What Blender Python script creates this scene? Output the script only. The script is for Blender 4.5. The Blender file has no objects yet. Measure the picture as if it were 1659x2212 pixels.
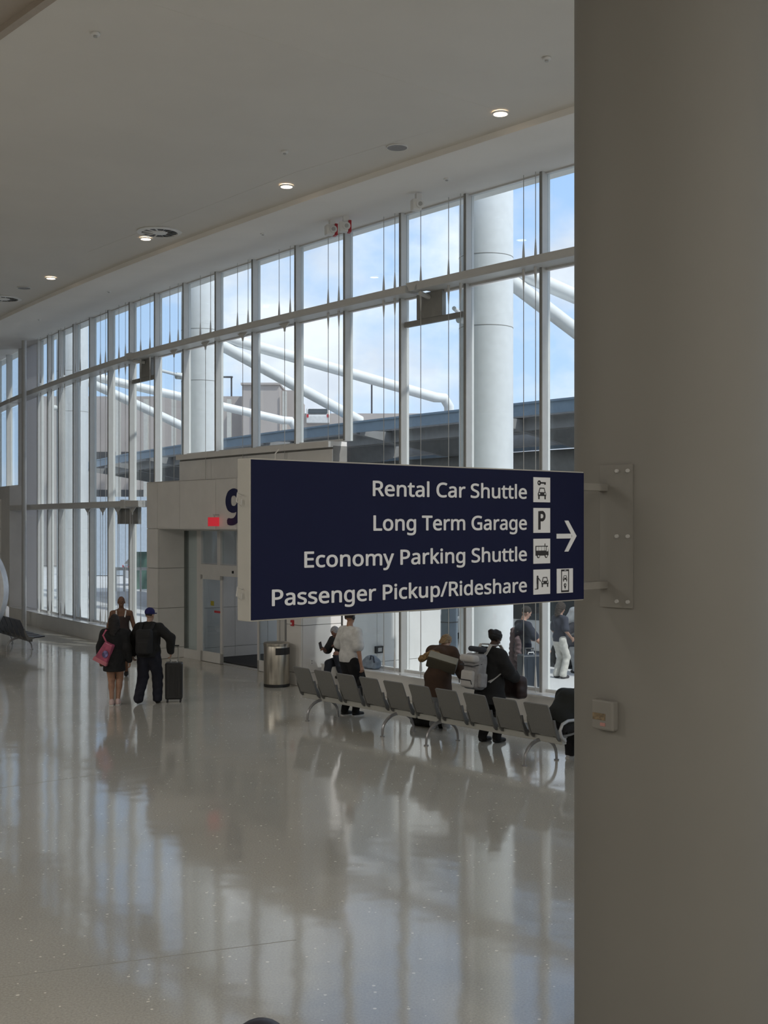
import bpy, bmesh, math, random
import numpy as np
from mathutils import Vector, Matrix
random.seed(4); np.random.seed(4)
SC = bpy.context.scene
C = SC.collection
F = 2600.0; HZ = 1128.0; CH = 3.35          # focal length in px, horizon row, eye height

# ---------------------------------------------------------------- camera
cd = bpy.data.cameras.new('camera'); cam = bpy.data.objects.new('camera', cd); C.objects.link(cam)
cd.sensor_fit = 'VERTICAL'; cd.sensor_height = 36.0; cd.sensor_width = 27.0
cd.lens = 36.0*F/2212.0; cd.shift_y = (HZ-1106.0)/2212.0
cd.clip_start = 0.1; cd.clip_end = 2000
cam.location = (0, 0, CH); cam.rotation_euler = (math.pi/2, 0, 0)
SC.camera = cam
# ---------------------------------------------------------------- world
w = bpy.data.worlds.new('sky'); SC.world = w; w.use_nodes = True
nt = w.node_tree; N = nt.nodes; L = nt.links; N.clear()
out = N.new('ShaderNodeOutputWorld'); bg = N.new('ShaderNodeBackground'); tc = N.new('ShaderNodeTexCoord')
sep = N.new('ShaderNodeSeparateXYZ'); L.new(tc.outputs['Generated'], sep.inputs[0])
gr = N.new('ShaderNodeValToRGB'); L.new(sep.outputs['Z'], gr.inputs[0])
gr.color_ramp.elements[0].position = 0.0; gr.color_ramp.elements[0].color = (0.55, 0.72, 0.94, 1)
gr.color_ramp.elements[1].position = 0.6; gr.color_ramp.elements[1].color = (0.20, 0.40, 0.80, 1)
mp = N.new('ShaderNodeMapping'); L.new(tc.outputs['Generated'], mp.inputs[0])
mp.inputs['Location'].default_value = (3.1, 0.4, 1.7); mp.inputs['Scale'].default_value = (1, 1, 1.5)
no = N.new('ShaderNodeTexNoise'); L.new(mp.outputs[0], no.inputs['Vector'])
no.inputs['Scale'].default_value = 4.2; no.inputs['Detail'].default_value = 9; no.inputs['Roughness'].default_value = 0.55
cr = N.new('ShaderNodeValToRGB'); L.new(no.outputs['Fac'], cr.inputs[0])
cr.color_ramp.elements[0].position = 0.40; cr.color_ramp.elements[0].color = (0, 0, 0, 1)
cr.color_ramp.elements[1].position = 0.53; cr.color_ramp.elements[1].color = (1, 1, 1, 1)
no2 = N.new('ShaderNodeTexNoise'); L.new(mp.outputs[0], no2.inputs['Vector'])
no2.inputs['Scale'].default_value = 11; no2.inputs['Detail'].default_value = 6
cc = N.new('ShaderNodeValToRGB'); L.new(no2.outputs['Fac'], cc.inputs[0])
cc.color_ramp.elements[0].position = 0.35; cc.color_ramp.elements[0].color = (0.66, 0.70, 0.80, 1)
cc.color_ramp.elements[1].position = 0.62; cc.color_ramp.elements[1].color = (0.92, 0.94, 0.98, 1)
mx = N.new('ShaderNodeMixRGB'); L.new(cr.outputs[0], mx.inputs[0]); L.new(gr.outputs[0], mx.inputs[1]); L.new(cc.outputs[0], mx.inputs[2])
L.new(mx.outputs[0], bg.inputs[0]); bg.inputs[1].default_value = 1.2
L.new(bg.outputs[0], out.inputs[0])
# ---------------------------------------------------------------- sun (behind the building, high)
sd = bpy.data.lights.new('sun', 'SUN'); sun = bpy.data.objects.new('sun', sd); C.objects.link(sun)
sd.energy = 3.0; sd.angle = 0.03; sd.color = (1, 0.95, 0.88)
sun.rotation_euler = Vector((0.62, -0.45, 0.95)).to_track_quat('Z', 'Y').to_euler()
SC.view_settings.view_transform = 'Standard'; SC.view_settings.look = 'None'
SC.view_settings.gamma = 1.0; SC.view_settings.use_curve_mapping = False
SC.view_settings.exposure = 0.12
SC.cycles.max_bounces = 10; SC.cycles.diffuse_bounces = 6; SC.cycles.glossy_bounces = 5
SC.cycles.transparent_max_bounces = 24; SC.cycles.sample_clamp_indirect = 6; SC.cycles.use_denoising = True

# unseen fill lamps added under the ceiling to brighten the hall, outside the view
FILL_LAMPS = [(-13, 8, 330), (-17, 14, 330), (-23, 8, 330), (-14, 0, 300), (-26, 14, 330), (2, -6, 330), (7, -2, 300), (-6, -6, 260), (11, 3, 260)]
for lx, ly, le in FILL_LAMPS:
    la_ = bpy.data.lights.new('fill_lamp', 'AREA'); la_.shape = 'DISK'; la_.size = 2.0; la_.energy = le; la_.color = (1, .95, .87)
    lo_ = bpy.data.objects.new('fill_lamp', la_); C.objects.link(lo_); lo_.location = (lx, ly, 9.2)

# ---------------------------------------------------------------- materials
MATS = {}
def mat(name, col, rough=0.6, metal=0.0, var=0.06, scale=6.0, bump=0.0, coat=0.0, spec=0.5, emit=None, es=0.0, trans=0.0):
    if name in MATS: return MATS[name]
    m = bpy.data.materials.new(name); m.use_nodes = True
    n = m.node_tree.nodes; l = m.node_tree.links; b = n['Principled BSDF']
    b.inputs['Roughness'].default_value = rough; b.inputs['Metallic'].default_value = metal
    b.inputs['Specular IOR Level'].default_value = spec; b.inputs['Coat Weight'].default_value = coat
    b.inputs['Coat Roughness'].default_value = 0.08
    t = n.new('ShaderNodeTexCoord'); x = n.new('ShaderNodeTexNoise'); l.new(t.outputs['Object'], x.inputs['Vector'])
    x.inputs['Scale'].default_value = scale; x.inputs['Detail'].default_value = 4
    r = n.new('ShaderNodeValToRGB'); l.new(x.outputs['Fac'], r.inputs[0])
    lo = [max(0, c*(1-var)) for c in col]; hi = [min(1, c*(1+var)) for c in col]
    r.color_ramp.elements[0].position = 0.35; r.color_ramp.elements[0].color = (*lo, 1)
    r.color_ramp.elements[1].position = 0.65; r.color_ramp.elements[1].color = (*hi, 1)
    l.new(r.outputs[0], b.inputs['Base Color'])
    if bump > 0:
        bb = n.new('ShaderNodeBump'); bb.inputs['Strength'].default_value = bump; bb.inputs['Distance'].default_value = 0.01
        x2 = n.new('ShaderNodeTexNoise'); l.new(t.outputs['Object'], x2.inputs['Vector']); x2.inputs['Scale'].default_value = scale*6
        l.new(x2.outputs['Fac'], bb.inputs['Height']); l.new(bb.outputs[0], b.inputs['Normal'])
    if emit:
        b.inputs['Emission Color'].default_value = (*emit, 1); b.inputs['Emission Strength'].default_value = es
    m.diffuse_color = (*col, 1); MATS[name] = m; return m
def glass_mat(name, tint, refl=1.0):
    m = bpy.data.materials.new(name); m.use_nodes = True; n = m.node_tree.nodes; l = m.node_tree.links
    n.clear(); o = n.new('ShaderNodeOutputMaterial'); mi = n.new('ShaderNodeMixShader')
    t = n.new('ShaderNodeBsdfTransparent'); t.inputs[0].default_value = (*tint, 1)
    g = n.new('ShaderNodeBsdfGlossy'); g.inputs['Roughness'].default_value = 0.015; g.inputs[0].default_value = (0.92, 0.97, 0.97, 1)
    fr = n.new('ShaderNodeLayerWeight'); fr.inputs['Blend'].default_value = 0.5
    pw = n.new('ShaderNodeMath'); pw.operation = 'POWER'; pw.inputs[1].default_value = 5.0; l.new(fr.outputs['Facing'], pw.inputs[0])
    mu = n.new('ShaderNodeMath'); mu.operation = 'MULTIPLY_ADD'; mu.use_clamp = True; mu.inputs[1].default_value = 0.9; mu.inputs[2].default_value = 0.045*refl
    l.new(pw.outputs[0], mu.inputs[0]); l.new(mu.outputs[0], mi.inputs[0])
    l.new(t.outputs[0], mi.inputs[1]); l.new(g.outputs[0], mi.inputs[2]); l.new(mi.outputs[0], o.inputs[0])
    tc = n.new('ShaderNodeTexCoord'); nz = n.new('ShaderNodeTexNoise'); nz.inputs['Scale'].default_value = 0.8
    bp = n.new('ShaderNodeBump'); bp.inputs['Strength'].default_value = 0.04; bp.inputs['Distance'].default_value = 0.05
    l.new(tc.outputs['Object'], nz.inputs['Vector']); l.new(nz.outputs['Fac'], bp.inputs['Height']); l.new(bp.outputs[0], g.inputs['Normal'])
    return m
M_glass = glass_mat('window_glass', (0.93, 0.965, 0.975))
M_frame = mat('white_aluminium', (0.62, 0.62, 0.61), 0.35, var=0.02)
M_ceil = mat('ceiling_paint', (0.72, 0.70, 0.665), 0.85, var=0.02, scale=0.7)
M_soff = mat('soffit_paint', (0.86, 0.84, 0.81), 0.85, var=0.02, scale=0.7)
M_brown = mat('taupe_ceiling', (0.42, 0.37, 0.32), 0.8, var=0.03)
M_stone = mat('white_stone', (0.70, 0.695, 0.68), 0.45, var=0.03, scale=2.5)
M_joint = mat('joint_grey', (0.22, 0.22, 0.21), 0.8)
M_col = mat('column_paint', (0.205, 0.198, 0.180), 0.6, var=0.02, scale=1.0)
M_extcol = mat('exterior_column_paint', (0.72, 0.75, 0.77), 0.5, var=0.03)
M_steel = mat('steel_grey', (0.45, 0.45, 0.44), 0.4, var=0.03)
M_brkt = mat('bracket_grey', (0.27, 0.27, 0.26), 0.6)
M_black = mat('black_plastic', (0.02, 0.02, 0.022), 0.45)
M_white = mat('white_plastic', (0.78, 0.78, 0.77), 0.4, var=0.02)
M_red = mat('red_plastic', (0.45, 0.03, 0.04), 0.4)
M_chrome = mat('chrome', (0.75, 0.75, 0.75), 0.15, 1.0, var=0.02)
M_navy = mat('navy_sign', (0.006, 0.009, 0.040), 0.6, var=0.03, spec=.15)
M_signbody = mat('sign_body_paint', (0.44, 0.435, 0.405), 0.5, var=0.02)
M_letter = mat('sign_letter_white', (0.70, 0.73, 0.77), 0.5, var=0.01)
M_icon = mat('pictogram_black', (0.015, 0.015, 0.02), 0.5, var=0.01)

# terrazzo floor
def floor_mat():
    m = bpy.data.materials.new('terrazzo'); m.use_nodes = True; n = m.node_tree.nodes; l = m.node_tree.links
    b = n['Principled BSDF']; t = n.new('ShaderNodeTexCoord')
    big = n.new('ShaderNodeTexNoise'); big.inputs['Scale'].default_value = 0.35; big.inputs['Detail'].default_value = 5
    fine = n.new('ShaderNodeTexNoise'); fine.inputs['Scale'].default_value = 55; fine.inputs['Detail'].default_value = 5; fine.inputs['Roughness'].default_value = 0.7
    vo = n.new('ShaderNodeTexVoronoi'); vo.inputs['Scale'].default_value = 17.0; vo.inputs['Randomness'].default_value = 1.0
    for q in (big, fine, vo): l.new(t.outputs['Object'], q.inputs['Vector'])
    r1 = n.new('ShaderNodeValToRGB'); l.new(big.outputs['Fac'], r1.inputs[0])
    r1.color_ramp.elements[0].position = 0.3; r1.color_ramp.elements[0].color = (0.46, 0.44, 0.385, 1)
    r1.color_ramp.elements[1].position = 0.7; r1.color_ramp.elements[1].color = (0.55, 0.53, 0.475, 1)
    r2 = n.new('ShaderNodeValToRGB'); l.new(fine.outputs['Fac'], r2.inputs[0])
    r2.color_ramp.elements[0].position = 0.35; r2.color_ramp.elements[0].color = (0.80, 0.80, 0.80, 1)
    r2.color_ramp.elements[1].position = 0.65; r2.color_ramp.elements[1].color = (1.1, 1.1, 1.1, 1)
    mu = n.new('ShaderNodeMixRGB'); mu.blend_type = 'MULTIPLY'; mu.inputs[0].default_value = 1
    l.new(r1.outputs[0], mu.inputs[1]); l.new(r2.outputs[0], mu.inputs[2])
    # rare pale shell chips: cells whose random value is high, near the cell centre
    sp = n.new('ShaderNodeSeparateColor'); l.new(vo.outputs['Color'], sp.inputs[0])
    gt = n.new('ShaderNodeMath'); gt.operation = 'GREATER_THAN'; gt.inputs[1].default_value = 0.74; l.new(sp.outputs[0], gt.inputs[0])
    rad = n.new('ShaderNodeMath'); rad.operation = 'MULTIPLY'; rad.inputs[1].default_value = 0.24; l.new(sp.outputs[1], rad.inputs[0])
    lt = n.new('ShaderNodeMath'); lt.operation = 'LESS_THAN'; l.new(vo.outputs['Distance'], lt.inputs[0]); l.new(rad.outputs[0], lt.inputs[1])
    an = n.new('ShaderNodeMath'); an.operation = 'MULTIPLY'; l.new(gt.outputs[0], an.inputs[0]); l.new(lt.outputs[0], an.inputs[1])
    m2 = n.new('ShaderNodeMixRGB'); l.new(an.outputs[0], m2.inputs[0]); l.new(mu.outputs[0], m2.inputs[1]); m2.inputs[2].default_value = (0.95, 0.92, 0.82, 1)
    l.new(m2.outputs[0], b.inputs['Base Color'])
    b.inputs['Roughness'].default_value = 0.085; b.inputs['Specular IOR Level'].default_value = 0.75
    wv = n.new('ShaderNodeTexNoise'); wv.inputs['Scale'].default_value = 1.3; wv.inputs['Detail'].default_value = 2
    l.new(t.outputs['Object'], wv.inputs['Vector'])
    bp = n.new('ShaderNodeBump'); bp.inputs['Strength'].default_value = 0.2; bp.inputs['Distance'].default_value = 0.02
    l.new(wv.outputs['Fac'], bp.inputs['Height']); l.new(bp.outputs[0], b.inputs['Normal'])
    return m
M_floor = floor_mat()

# ---------------------------------------------------------------- mesh builder
class MB:
    def __init__(s): s.v = []; s.f = []
    def add(s, vs, fs):
        o = len(s.v); s.v += [tuple(p) for p in vs]; s.f += [tuple(i+o for i in f) for f in fs]; return s
    def hexa(s, p):                      # 8 corners: bottom 4 ccw, top 4 ccw
        return s.add(p, [(3,2,1,0),(4,5,6,7),(0,1,5,4),(1,2,6,5),(2,3,7,6),(3,0,4,7)])
    def box(s, x0, x1, y0, y1, z0, z1, fr=None):
        p = [(x0,y0,z0),(x1,y0,z0),(x1,y1,z0),(x0,y1,z0),(x0,y0,z1),(x1,y0,z1),(x1,y1,z1),(x0,y1,z1)]
        if fr: p = [fr(*q) for q in p]
        return s.hexa(p)
    def cyl(s, a, b, r0, r1=None, n=12, cap=True):
        r1 = r0 if r1 is None else r1
        a = Vector(a); b = Vector(b); d = (b-a).normalized(); u = d.orthogonal().normalized(); v = d.cross(u)
        vs = [a+(u*math.cos(t)+v*math.sin(t))*r0 for t in [2*math.pi*i/n for i in range(n)]] + \
             [b+(u*math.cos(t)+v*math.sin(t))*r1 for t in [2*math.pi*i/n for i in range(n)]]
        fs = [(i,(i+1)%n,n+(i+1)%n,n+i) for i in range(n)]
        if cap: fs += [tuple(range(n-1,-1,-1)), tuple(range(n,2*n))]
        return s.add(vs, fs)
    def tube(s, pts, r, n=8):
        pts = [Vector(p) for p in pts]; rr = r if isinstance(r, (list, tuple)) else [r]*len(pts)
        rings = []; u = None
        for i, p in enumerate(pts):
            d = (pts[min(i+1, len(pts)-1)]-pts[max(i-1, 0)]).normalized()
            u = (d.orthogonal() if u is None else u-d*u.dot(d)).normalized(); v = d.cross(u)
            rings.append([p+(u*math.cos(t)+v*math.sin(t))*rr[i] for t in [2*math.pi*k/n for k in range(n)]])
        vs = [q for r_ in rings for q in r_]; fs = []
        for i in range(len(pts)-1):
            for k in range(n): fs.append((i*n+k, i*n+(k+1)%n, (i+1)*n+(k+1)%n, (i+1)*n+k))
        fs += [tuple(range(n-1,-1,-1)), tuple(range((len(pts)-1)*n, len(pts)*n))]
        return s.add(vs, fs)
    def lathe(s, prof, c=(0,0,0), n=32, ring=False):
        vs = [(c[0]+r*math.cos(2*math.pi*k/n), c[1]+r*math.sin(2*math.pi*k/n), c[2]+z) for r, z in prof for k in range(n)]
        fs = [(i*n+k, i*n+(k+1)%n, (i+1)*n+(k+1)%n, (i+1)*n+k) for i in range(len(prof)-1) for k in range(n)]
        if ring or (len(prof) == 4 and prof[0][0] == prof[3][0] > 0 and prof[1][0] == prof[2][0]): i = len(prof)-1; fs += [(i*n+k, i*n+(k+1)%n, (k+1)%n, k) for k in range(n)]
        else: fs += [tuple(range(n-1,-1,-1)), tuple(range((len(prof)-1)*n, len(prof)*n))]
        return s.add(vs, fs)
    def prism(s, poly, f0, f1):          # poly: 2-D points; f0,f1 map (a,b)->3-D on both caps
        n = len(poly); vs = [f0(*p) for p in poly]+[f1(*p) for p in poly]
        fs = [tuple(range(n-1,-1,-1)), tuple(range(n,2*n))]+[(i,(i+1)%n,n+(i+1)%n,n+i) for i in range(n)]
        return s.add(vs, fs)
    def build(s, name, m, parent=None, smooth=False, bevel=0.0, loc=None):
        me = bpy.data.meshes.new(name); me.from_pydata([tuple(p) for p in s.v], [], s.f)
        bm = bmesh.new(); bm.from_mesh(me); bmesh.ops.recalc_face_normals(bm, faces=bm.faces); bm.to_mesh(me); bm.free()
        me.materials.append(m)
        if smooth:
            me.polygons.foreach_set('use_smooth', [True]*len(me.polygons)); 
            try: me.set_sharp_from_angle(angle=math.radians(40))
            except Exception: pass
        o = bpy.data.objects.new(name, me); C.objects.link(o)
        if loc: o.location = loc
        if parent: o.parent = parent
        if bevel > 0:
            b = o.modifiers.new('bevel', 'BEVEL'); b.width = bevel; b.segments = 2; b.limit_method = 'ANGLE'
        return o
def tag(o, label=None, cat=None, group=None, kind=None):
    if label: o['label'] = label
    if cat: o['category'] = cat
    if group: o['group'] = group
    if kind: o['kind'] = kind
    return o
def empty(name, loc=(0,0,0), rz=0.0, **k):
    o = bpy.data.objects.new(name, None); C.objects.link(o); o.location = loc; o.rotation_euler = (0,0,rz); o.empty_display_size = .1
    return tag(o, **k)
def struct(name, **k): return empty(name, kind='structure', **k)
def copy_tree(o, parent=None):
    c = o.copy(); C.objects.link(c)
    if parent: c.parent = parent
    for ch in [q for q in bpy.data.objects if q.parent == o]: copy_tree(ch, c)
    return c
def gnd(px, py, z=0.0):                  # point of the plane at height z seen at a pixel
    Y = (CH-z)*F/(py-HZ); return Vector(((px-829.5)/F*Y, Y, z))
def atY(px, py, Y): return Vector(((px-829.5)/F*Y, Y, CH-(py-HZ)/F*Y))

# ---------------------------------------------------------------- the curved line of the window wall
_s = np.linspace(-26, 34, 12001); _a = 0.9139+0.0072*_s
_X = -np.cumsum(np.cos(_a))*(_s[1]-_s[0]); _Y = np.cumsum(np.sin(_a))*(_s[1]-_s[0])
_i = int(np.argmin(abs(_s))); _X += -3.0-_X[_i]; _Y += 27.7-_Y[_i]
def W(s, off=0.0, z=0.0):
    a = float(np.interp(s, _s, _a)); return Vector((float(np.interp(s, _s, _X))-math.sin(a)*off, float(np.interp(s, _s, _Y))-math.cos(a)*off, z))
def S(px, off=0.0):
    X = _X-np.sin(_a)*off; Y = _Y-np.cos(_a)*off; ok = Y > 6; p = 829.5+F*X[ok]/Y[ok]; o = np.argsort(p)
    return float(np.interp(px, p[o], _s[ok][o]))
def WF(s, off, z): return W(s, off, z)
def strip(mb, s0, s1, o0, o1, z0, z1, n=None):   # curved box
    n = n or max(1, int(abs(s1-s0)/1.2)+1)
    for i in range(n):
        a = s0+(s1-s0)*i/n; b = s0+(s1-s0)*(i+1)/n; mb.box(a, b, o0, o1, z0, z1, WF)
    return mb
def strip1(s0, s1, o0, o1, z0, z1, n=None):       # curved box, one closed shell
    n = n or max(1, int(abs(s1-s0)/1.2)+1); mb = MB(); vs = []; fs = []
    for i in range(n+1):
        s = s0+(s1-s0)*i/n
        vs += [W(s,o0,z0), W(s,o1,z0), W(s,o1,z1), W(s,o0,z1)]
    for i in range(n):
        for k in range(4): fs.append((4*i+k, 4*i+(k+1)%4, 4*i+4+(k+1)%4, 4*i+4+k))
    fs += [(0,1,2,3), (4*n+3,4*n+2,4*n+1,4*n)]
    return mb.add(vs, fs)

ZT = 9.33; ZTR = 7.83; ZLT = 3.92; ZL = 0.45
MUL = [1310,1185,1021,881,760,654,561,481,411,349,294,248,207.6,172,140.5,116,93.7]
SM = [-25.0,-23.2,-21.4,-19.6,-17.8,-16.0,-14.4,-12.7]+[-10.95]+[S(p) for p in MUL[1:]]
S_PANEL0 = S(81); S_POST = S(54)
SM2 = [S_POST+0.1+1.75*i for i in range(9)]
# ---------------------------------------------------------------- floor, ceiling, room shell
def ngon(name, pts, z, m, th=0.0, kind='structure'):
    mb = MB(); n = len(pts)
    mb.add([(p[0],p[1],z) for p in pts]+[(p[0],p[1],z+th) for p in pts],
           [tuple(range(n)), tuple(range(2*n-1,n-1,-1))]+[(i,n+i,n+(i+1)%n,(i+1)%n) for i in range(n)])
    o = mb.build(name, m); o['kind'] = kind; return o
def inner(off, s0=-26, s1=33, n=60): return [W(s0+(s1-s0)*i/n, off) for i in range(n+1)]
XR, YB, XL = 15.0, -14.0, -42.0
e0 = W(-26, 0); e1 = W(33, 0)
ngon('floor', inner(0)+[(XL, e1.y), (XL, YB), (XR, YB), (XR, e0.y)], -0.12, M_floor, 0.12)
# soffit strip along the glass, riser, and the main ceiling with its cove
def sweep(name, prof, m, s0=-26, s1=33, n=60):
    mb = MB(); k = len(prof); vs = [W(s0+(s1-s0)*i/n, o, z) for i in range(n+1) for o, z in prof]
    fs = [(i*k+j, i*k+j+1, (i+1)*k+j+1, (i+1)*k+j) for i in range(n) for j in range(k-1)]
    o = mb.add(vs, fs).build(name, m, smooth=True); o['kind'] = 'structure'; return o
sweep('trim_1', [(-0.35, ZT+0.5), (-0.35, ZT+0.02), (-0.1, ZT), (0.15, ZT), (2.57, 9.10), (2.60, 9.105), (2.60, 9.20)], M_soff)
sweep('trim_2', [(2.60, 9.20), (2.68, 9.225), (2.85, 9.25), (3.05, 9.265), (3.3, 9.27)], M_ceil)
_q = [atY(px, py, 5.92*F/(HZ-py)) for px, py in ((0, 70), (120, 0))]
ED = min(((W(s, o)-Vector((_q[0].x,_q[0].y,0))).length, o) for s in np.linspace(-26, 30, 200) for o in np.linspace(4, 20, 161))[1]
print('ED', ED)
s_c = S(400)
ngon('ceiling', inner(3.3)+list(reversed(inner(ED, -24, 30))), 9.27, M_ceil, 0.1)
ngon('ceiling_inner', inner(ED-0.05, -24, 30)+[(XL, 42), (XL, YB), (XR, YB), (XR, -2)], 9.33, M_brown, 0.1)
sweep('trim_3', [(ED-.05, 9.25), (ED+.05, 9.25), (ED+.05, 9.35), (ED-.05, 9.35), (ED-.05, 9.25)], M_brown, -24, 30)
# faint seams of the ceiling boards
for q, (p0, p1) in enumerate([((330, 10), (1150, 262)), ((1238, 190), (640, 372)), ((640, 372), (190, 545))]):
    h = 9.267; a = atY(p0[0], p0[1], (h-CH)*F/(HZ-p0[1])); b = atY(p1[0], p1[1], (h-CH)*F/(HZ-p1[1]))
    mb = MB(); d = (b-a).normalized(); nn = Vector((-d.y, d.x, 0))*0.006
    mb.hexa([a-nn, b-nn, b+nn, a+nn, a-nn+Vector((0,0,.004)), b-nn+Vector((0,0,.004)), b+nn+Vector((0,0,.004)), a+nn+Vector((0,0,.004))])
    mb.build('ceiling_seam', M_ceil)['kind'] = 'structure'
# roof over everything
ngon('roof', inner(-0.5)+[(XL-1, e1.y+1), (XL-1, YB-1), (XR+1, YB-1), (XR+1, e0.y-1)], 9.9, M_steel, 0.3)
mbw = MB().box(XR, XR+.2, YB, e0.y+.5, 0, 10); o = mbw.build('wall_right', M_stone); o['kind'] = 'structure'
o = MB().box(XL, XR, YB-.2, YB, 0, 10).build('wall_back', M_stone); o['kind'] = 'structure'
o = MB().box(XL-.2, XL, YB, e1.y+.5, 0, 10).build('wall_left', M_stone); o['kind'] = 'structure'
o = MB().box(XL, e1.x+.5, e1.y, e1.y+.2, 0, 10).build('wall_far', M_stone); o['kind'] = 'structure'
M_joint2 = mat('floor_joint', (.38,.37,.33), .3)
# thin joints of the terrazzo floor
for q, (a, b) in enumerate([((0,1702),(470,1638)), ((470,1638),(760,1600)), ((0,2112),(640,2030))]):
    a = gnd(*a); b = gnd(*b); d = (b-a).normalized(); nn = Vector((-d.y, d.x, 0))*0.004; up = Vector((0,0,.0012))
    mb = MB().hexa([a-nn, b-nn, b+nn, a+nn, a-nn+up, b-nn+up, b+nn+up, a+nn+up]); mb.build('floor_joint', M_joint2)['kind'] = 'structure'

# ---------------------------------------------------------------- window wall
# portal and vestibule frame (local: u to the far left, w outward, z)
PR = gnd(651, 1483); sPR = S(651, 1.0); sPL = S(317, 1.0)
PL = W(sPL, 1.0); tdir = (PL-PR); tdir.z = 0; PLEN = tdir.length; tdir.normalize(); ndir = Vector((-tdir.y, tdir.x, 0))
if ndir.y < 0: ndir = -ndir
def P(u, w_, z): return PR+tdir*u+ndir*w_+Vector((0,0,z))
def PU(px, w_=0.0):                       # u on plane w for a pixel column
    k = (px-829.5)/F; o = PR+ndir*w_; return (k*o.y-o.x)/(tdir.x-k*tdir.y)
SVL, SVR = S(388, .25), SM[8+4]            # opaque part in the glass line, up to z 5.02 (right end at the fourth mullion)
bays = []
allm = SM
wn = 0
def rod(parent, s, off, z0, z1, spindles=()):
    mb = MB().cyl(W(s,off,z0), W(s,off,z1), 0.007, n=6); r = mb.build('tie_rod', M_steel, parent)
    for zc, dr in spindles:
        p = W(s, off, zc); ms = MB().cyl(p, p+Vector((0,0,.16*dr)), 0.028, 0.02, n=8); ms.cyl(p+Vector((0,0,.16*dr)), p+Vector((0,0,.38*dr)), 0.02, 0.006, n=8)
        ms.build('rod_socket', M_frame, r)
def vplate(parent, s, off, z):
    def f(d): return lambda a, b: W(s+a, off+d, z+b)
    MB().prism([(-.24,0),(.24,0),(.03,-.13),(.015,-.2),(-.015,-.2),(-.03,-.13)], f(-.012), f(.012)).build('rod_plate', M_frame, parent)
PAIR = {(1185,1021):(1157,1131), (1021,881):(995,969,909), (881,760):(853,829), (760,654):(732,709), (654,561):(627,603), (561,481):(536,513),
        (481,411):(455,433), (411,349):(385,367), (349,294):(324,304), (294,248):(271,257), (248,207.6):(228,217)}
for i in range(len(SM)-1):
    s0, s1 = SM[i], SM[i+1]; wn += 1
    win = struct('window_%d' % wn)
    zl = ZL
    inside = (s0 >= SVR-.05 and s1 <= S(349)+.05)
    px0 = MUL[i-8] if i >= 8 else None; px1 = MUL[i-7] if i >= 8 else None
    full = not (s0 >= SVR-.05 and s0 < S(411)-.05)   # ledge-to-ceiling bay
    if not full: zl = 5.02
    e = 0.035
    # mullion at the left/near end of the bay
    m_ = MB().box(s0-.035, s0+.035, 0.0, 0.2, zl, ZT, WF); mm = m_.build('mullion', M_frame, win)
    MB().box(s0-.02, s0+.02, .2, .212, zl, ZT, WF).build('cover_cap', M_brkt, mm)
    zs = [zl, ZTR-.18, ZT] if not full else [zl, ZLT-.10, ZTR-.18, ZT]
    for j in range(len(zs)-1):
        MB().box(s0+e, s1-e, .055, .067, zs[j]+.03, zs[j+1]-.02, WF).build('pane', M_glass, win)
    for z in zs[:-1]:
        MB().box(s0+e, s1-e, .02, .11, z, z+.05, WF).build('glazing_bar', M_frame, win)
    MB().box(s0+e, s1-e, .02, .11, ZT-.03, ZT+.02, WF).build('glazing_bar', M_frame, win)
    rods = PAIR.get((px0, px1)) if px0 else None
    ss = [S(p, .3) for p in rods] if rods else [s0+.35*(s1-s0), s0+.62*(s1-s0)] if i > 18 else [s0+.2, s0+.5]
    single = px0 in (411, 481, 561, 654) and px0 is not None
    for k_, sv in enumerate(ss):
        rod(win, sv, .3, ZTR-.0, ZT-.02, [(ZTR, 1)])
        if not single: rod(win, sv, .3, max(zl, ZL), ZTR-.14, [(ZTR-.14, -1)]+([(ZL+.1, 1)] if full else []))
    if single:
        sv = sum(ss)/len(ss); vplate(win, sv, .3, ZTR-.14); rod(win, sv, .3, 4.3, ZTR-.3)
wn += 1
# last mullion, white full-height panel and slim post
pan = struct('wall_panel')
MB().box(SM[-1]-.035, SM[-1]+.035, 0, .2, ZL, ZT, WF).build('mullion', M_frame, pan)
M_frost = bpy.data.materials.new('frosted_panel'); M_frost.use_nodes = True; _n = M_frost.node_tree.nodes; _l = M_frost.node_tree.links
_t = _n.new('ShaderNodeBsdfTranslucent'); _t.inputs[0].default_value = (.75,.77,.80,1); _m = _n.new('ShaderNodeMixShader'); _m.inputs[0].default_value = .42
_z = _n.new('ShaderNodeTexNoise'); _z.inputs['Scale'].default_value = 3; _c = _n.new('ShaderNodeValToRGB'); _l.new(_z.outputs['Fac'], _c.inputs[0]); _c.color_ramp.elements[0].color = (.66,.66,.66,1); _c.color_ramp.elements[1].color = (.74,.74,.74,1); _l.new(_c.outputs[0], _n['Principled BSDF'].inputs['Base Color'])
_l.new(_n['Principled BSDF'].outputs[0], _m.inputs[1]); _l.new(_t.outputs[0], _m.inputs[2]); _l.new(_m.outputs[0], _n['Material Output'].inputs[0])
strip1(SM[-1], S_PANEL0, 0, .02, ZL, ZT).build('panel', M_frost, pan)
strip1(S_PANEL0, S_POST+.1, 0, .02, ZL, ZT).build('panel', M_frost, pan)
pq = W(S(52, .75), .75); o = MB().cyl(pq, pq+Vector((0,0,9.2)), 0.075, n=20).build('slim_post', M_steel, smooth=True)
tag(o, 'slim round grey floor-to-ceiling post at the far end of the window wall', 'post')
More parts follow.
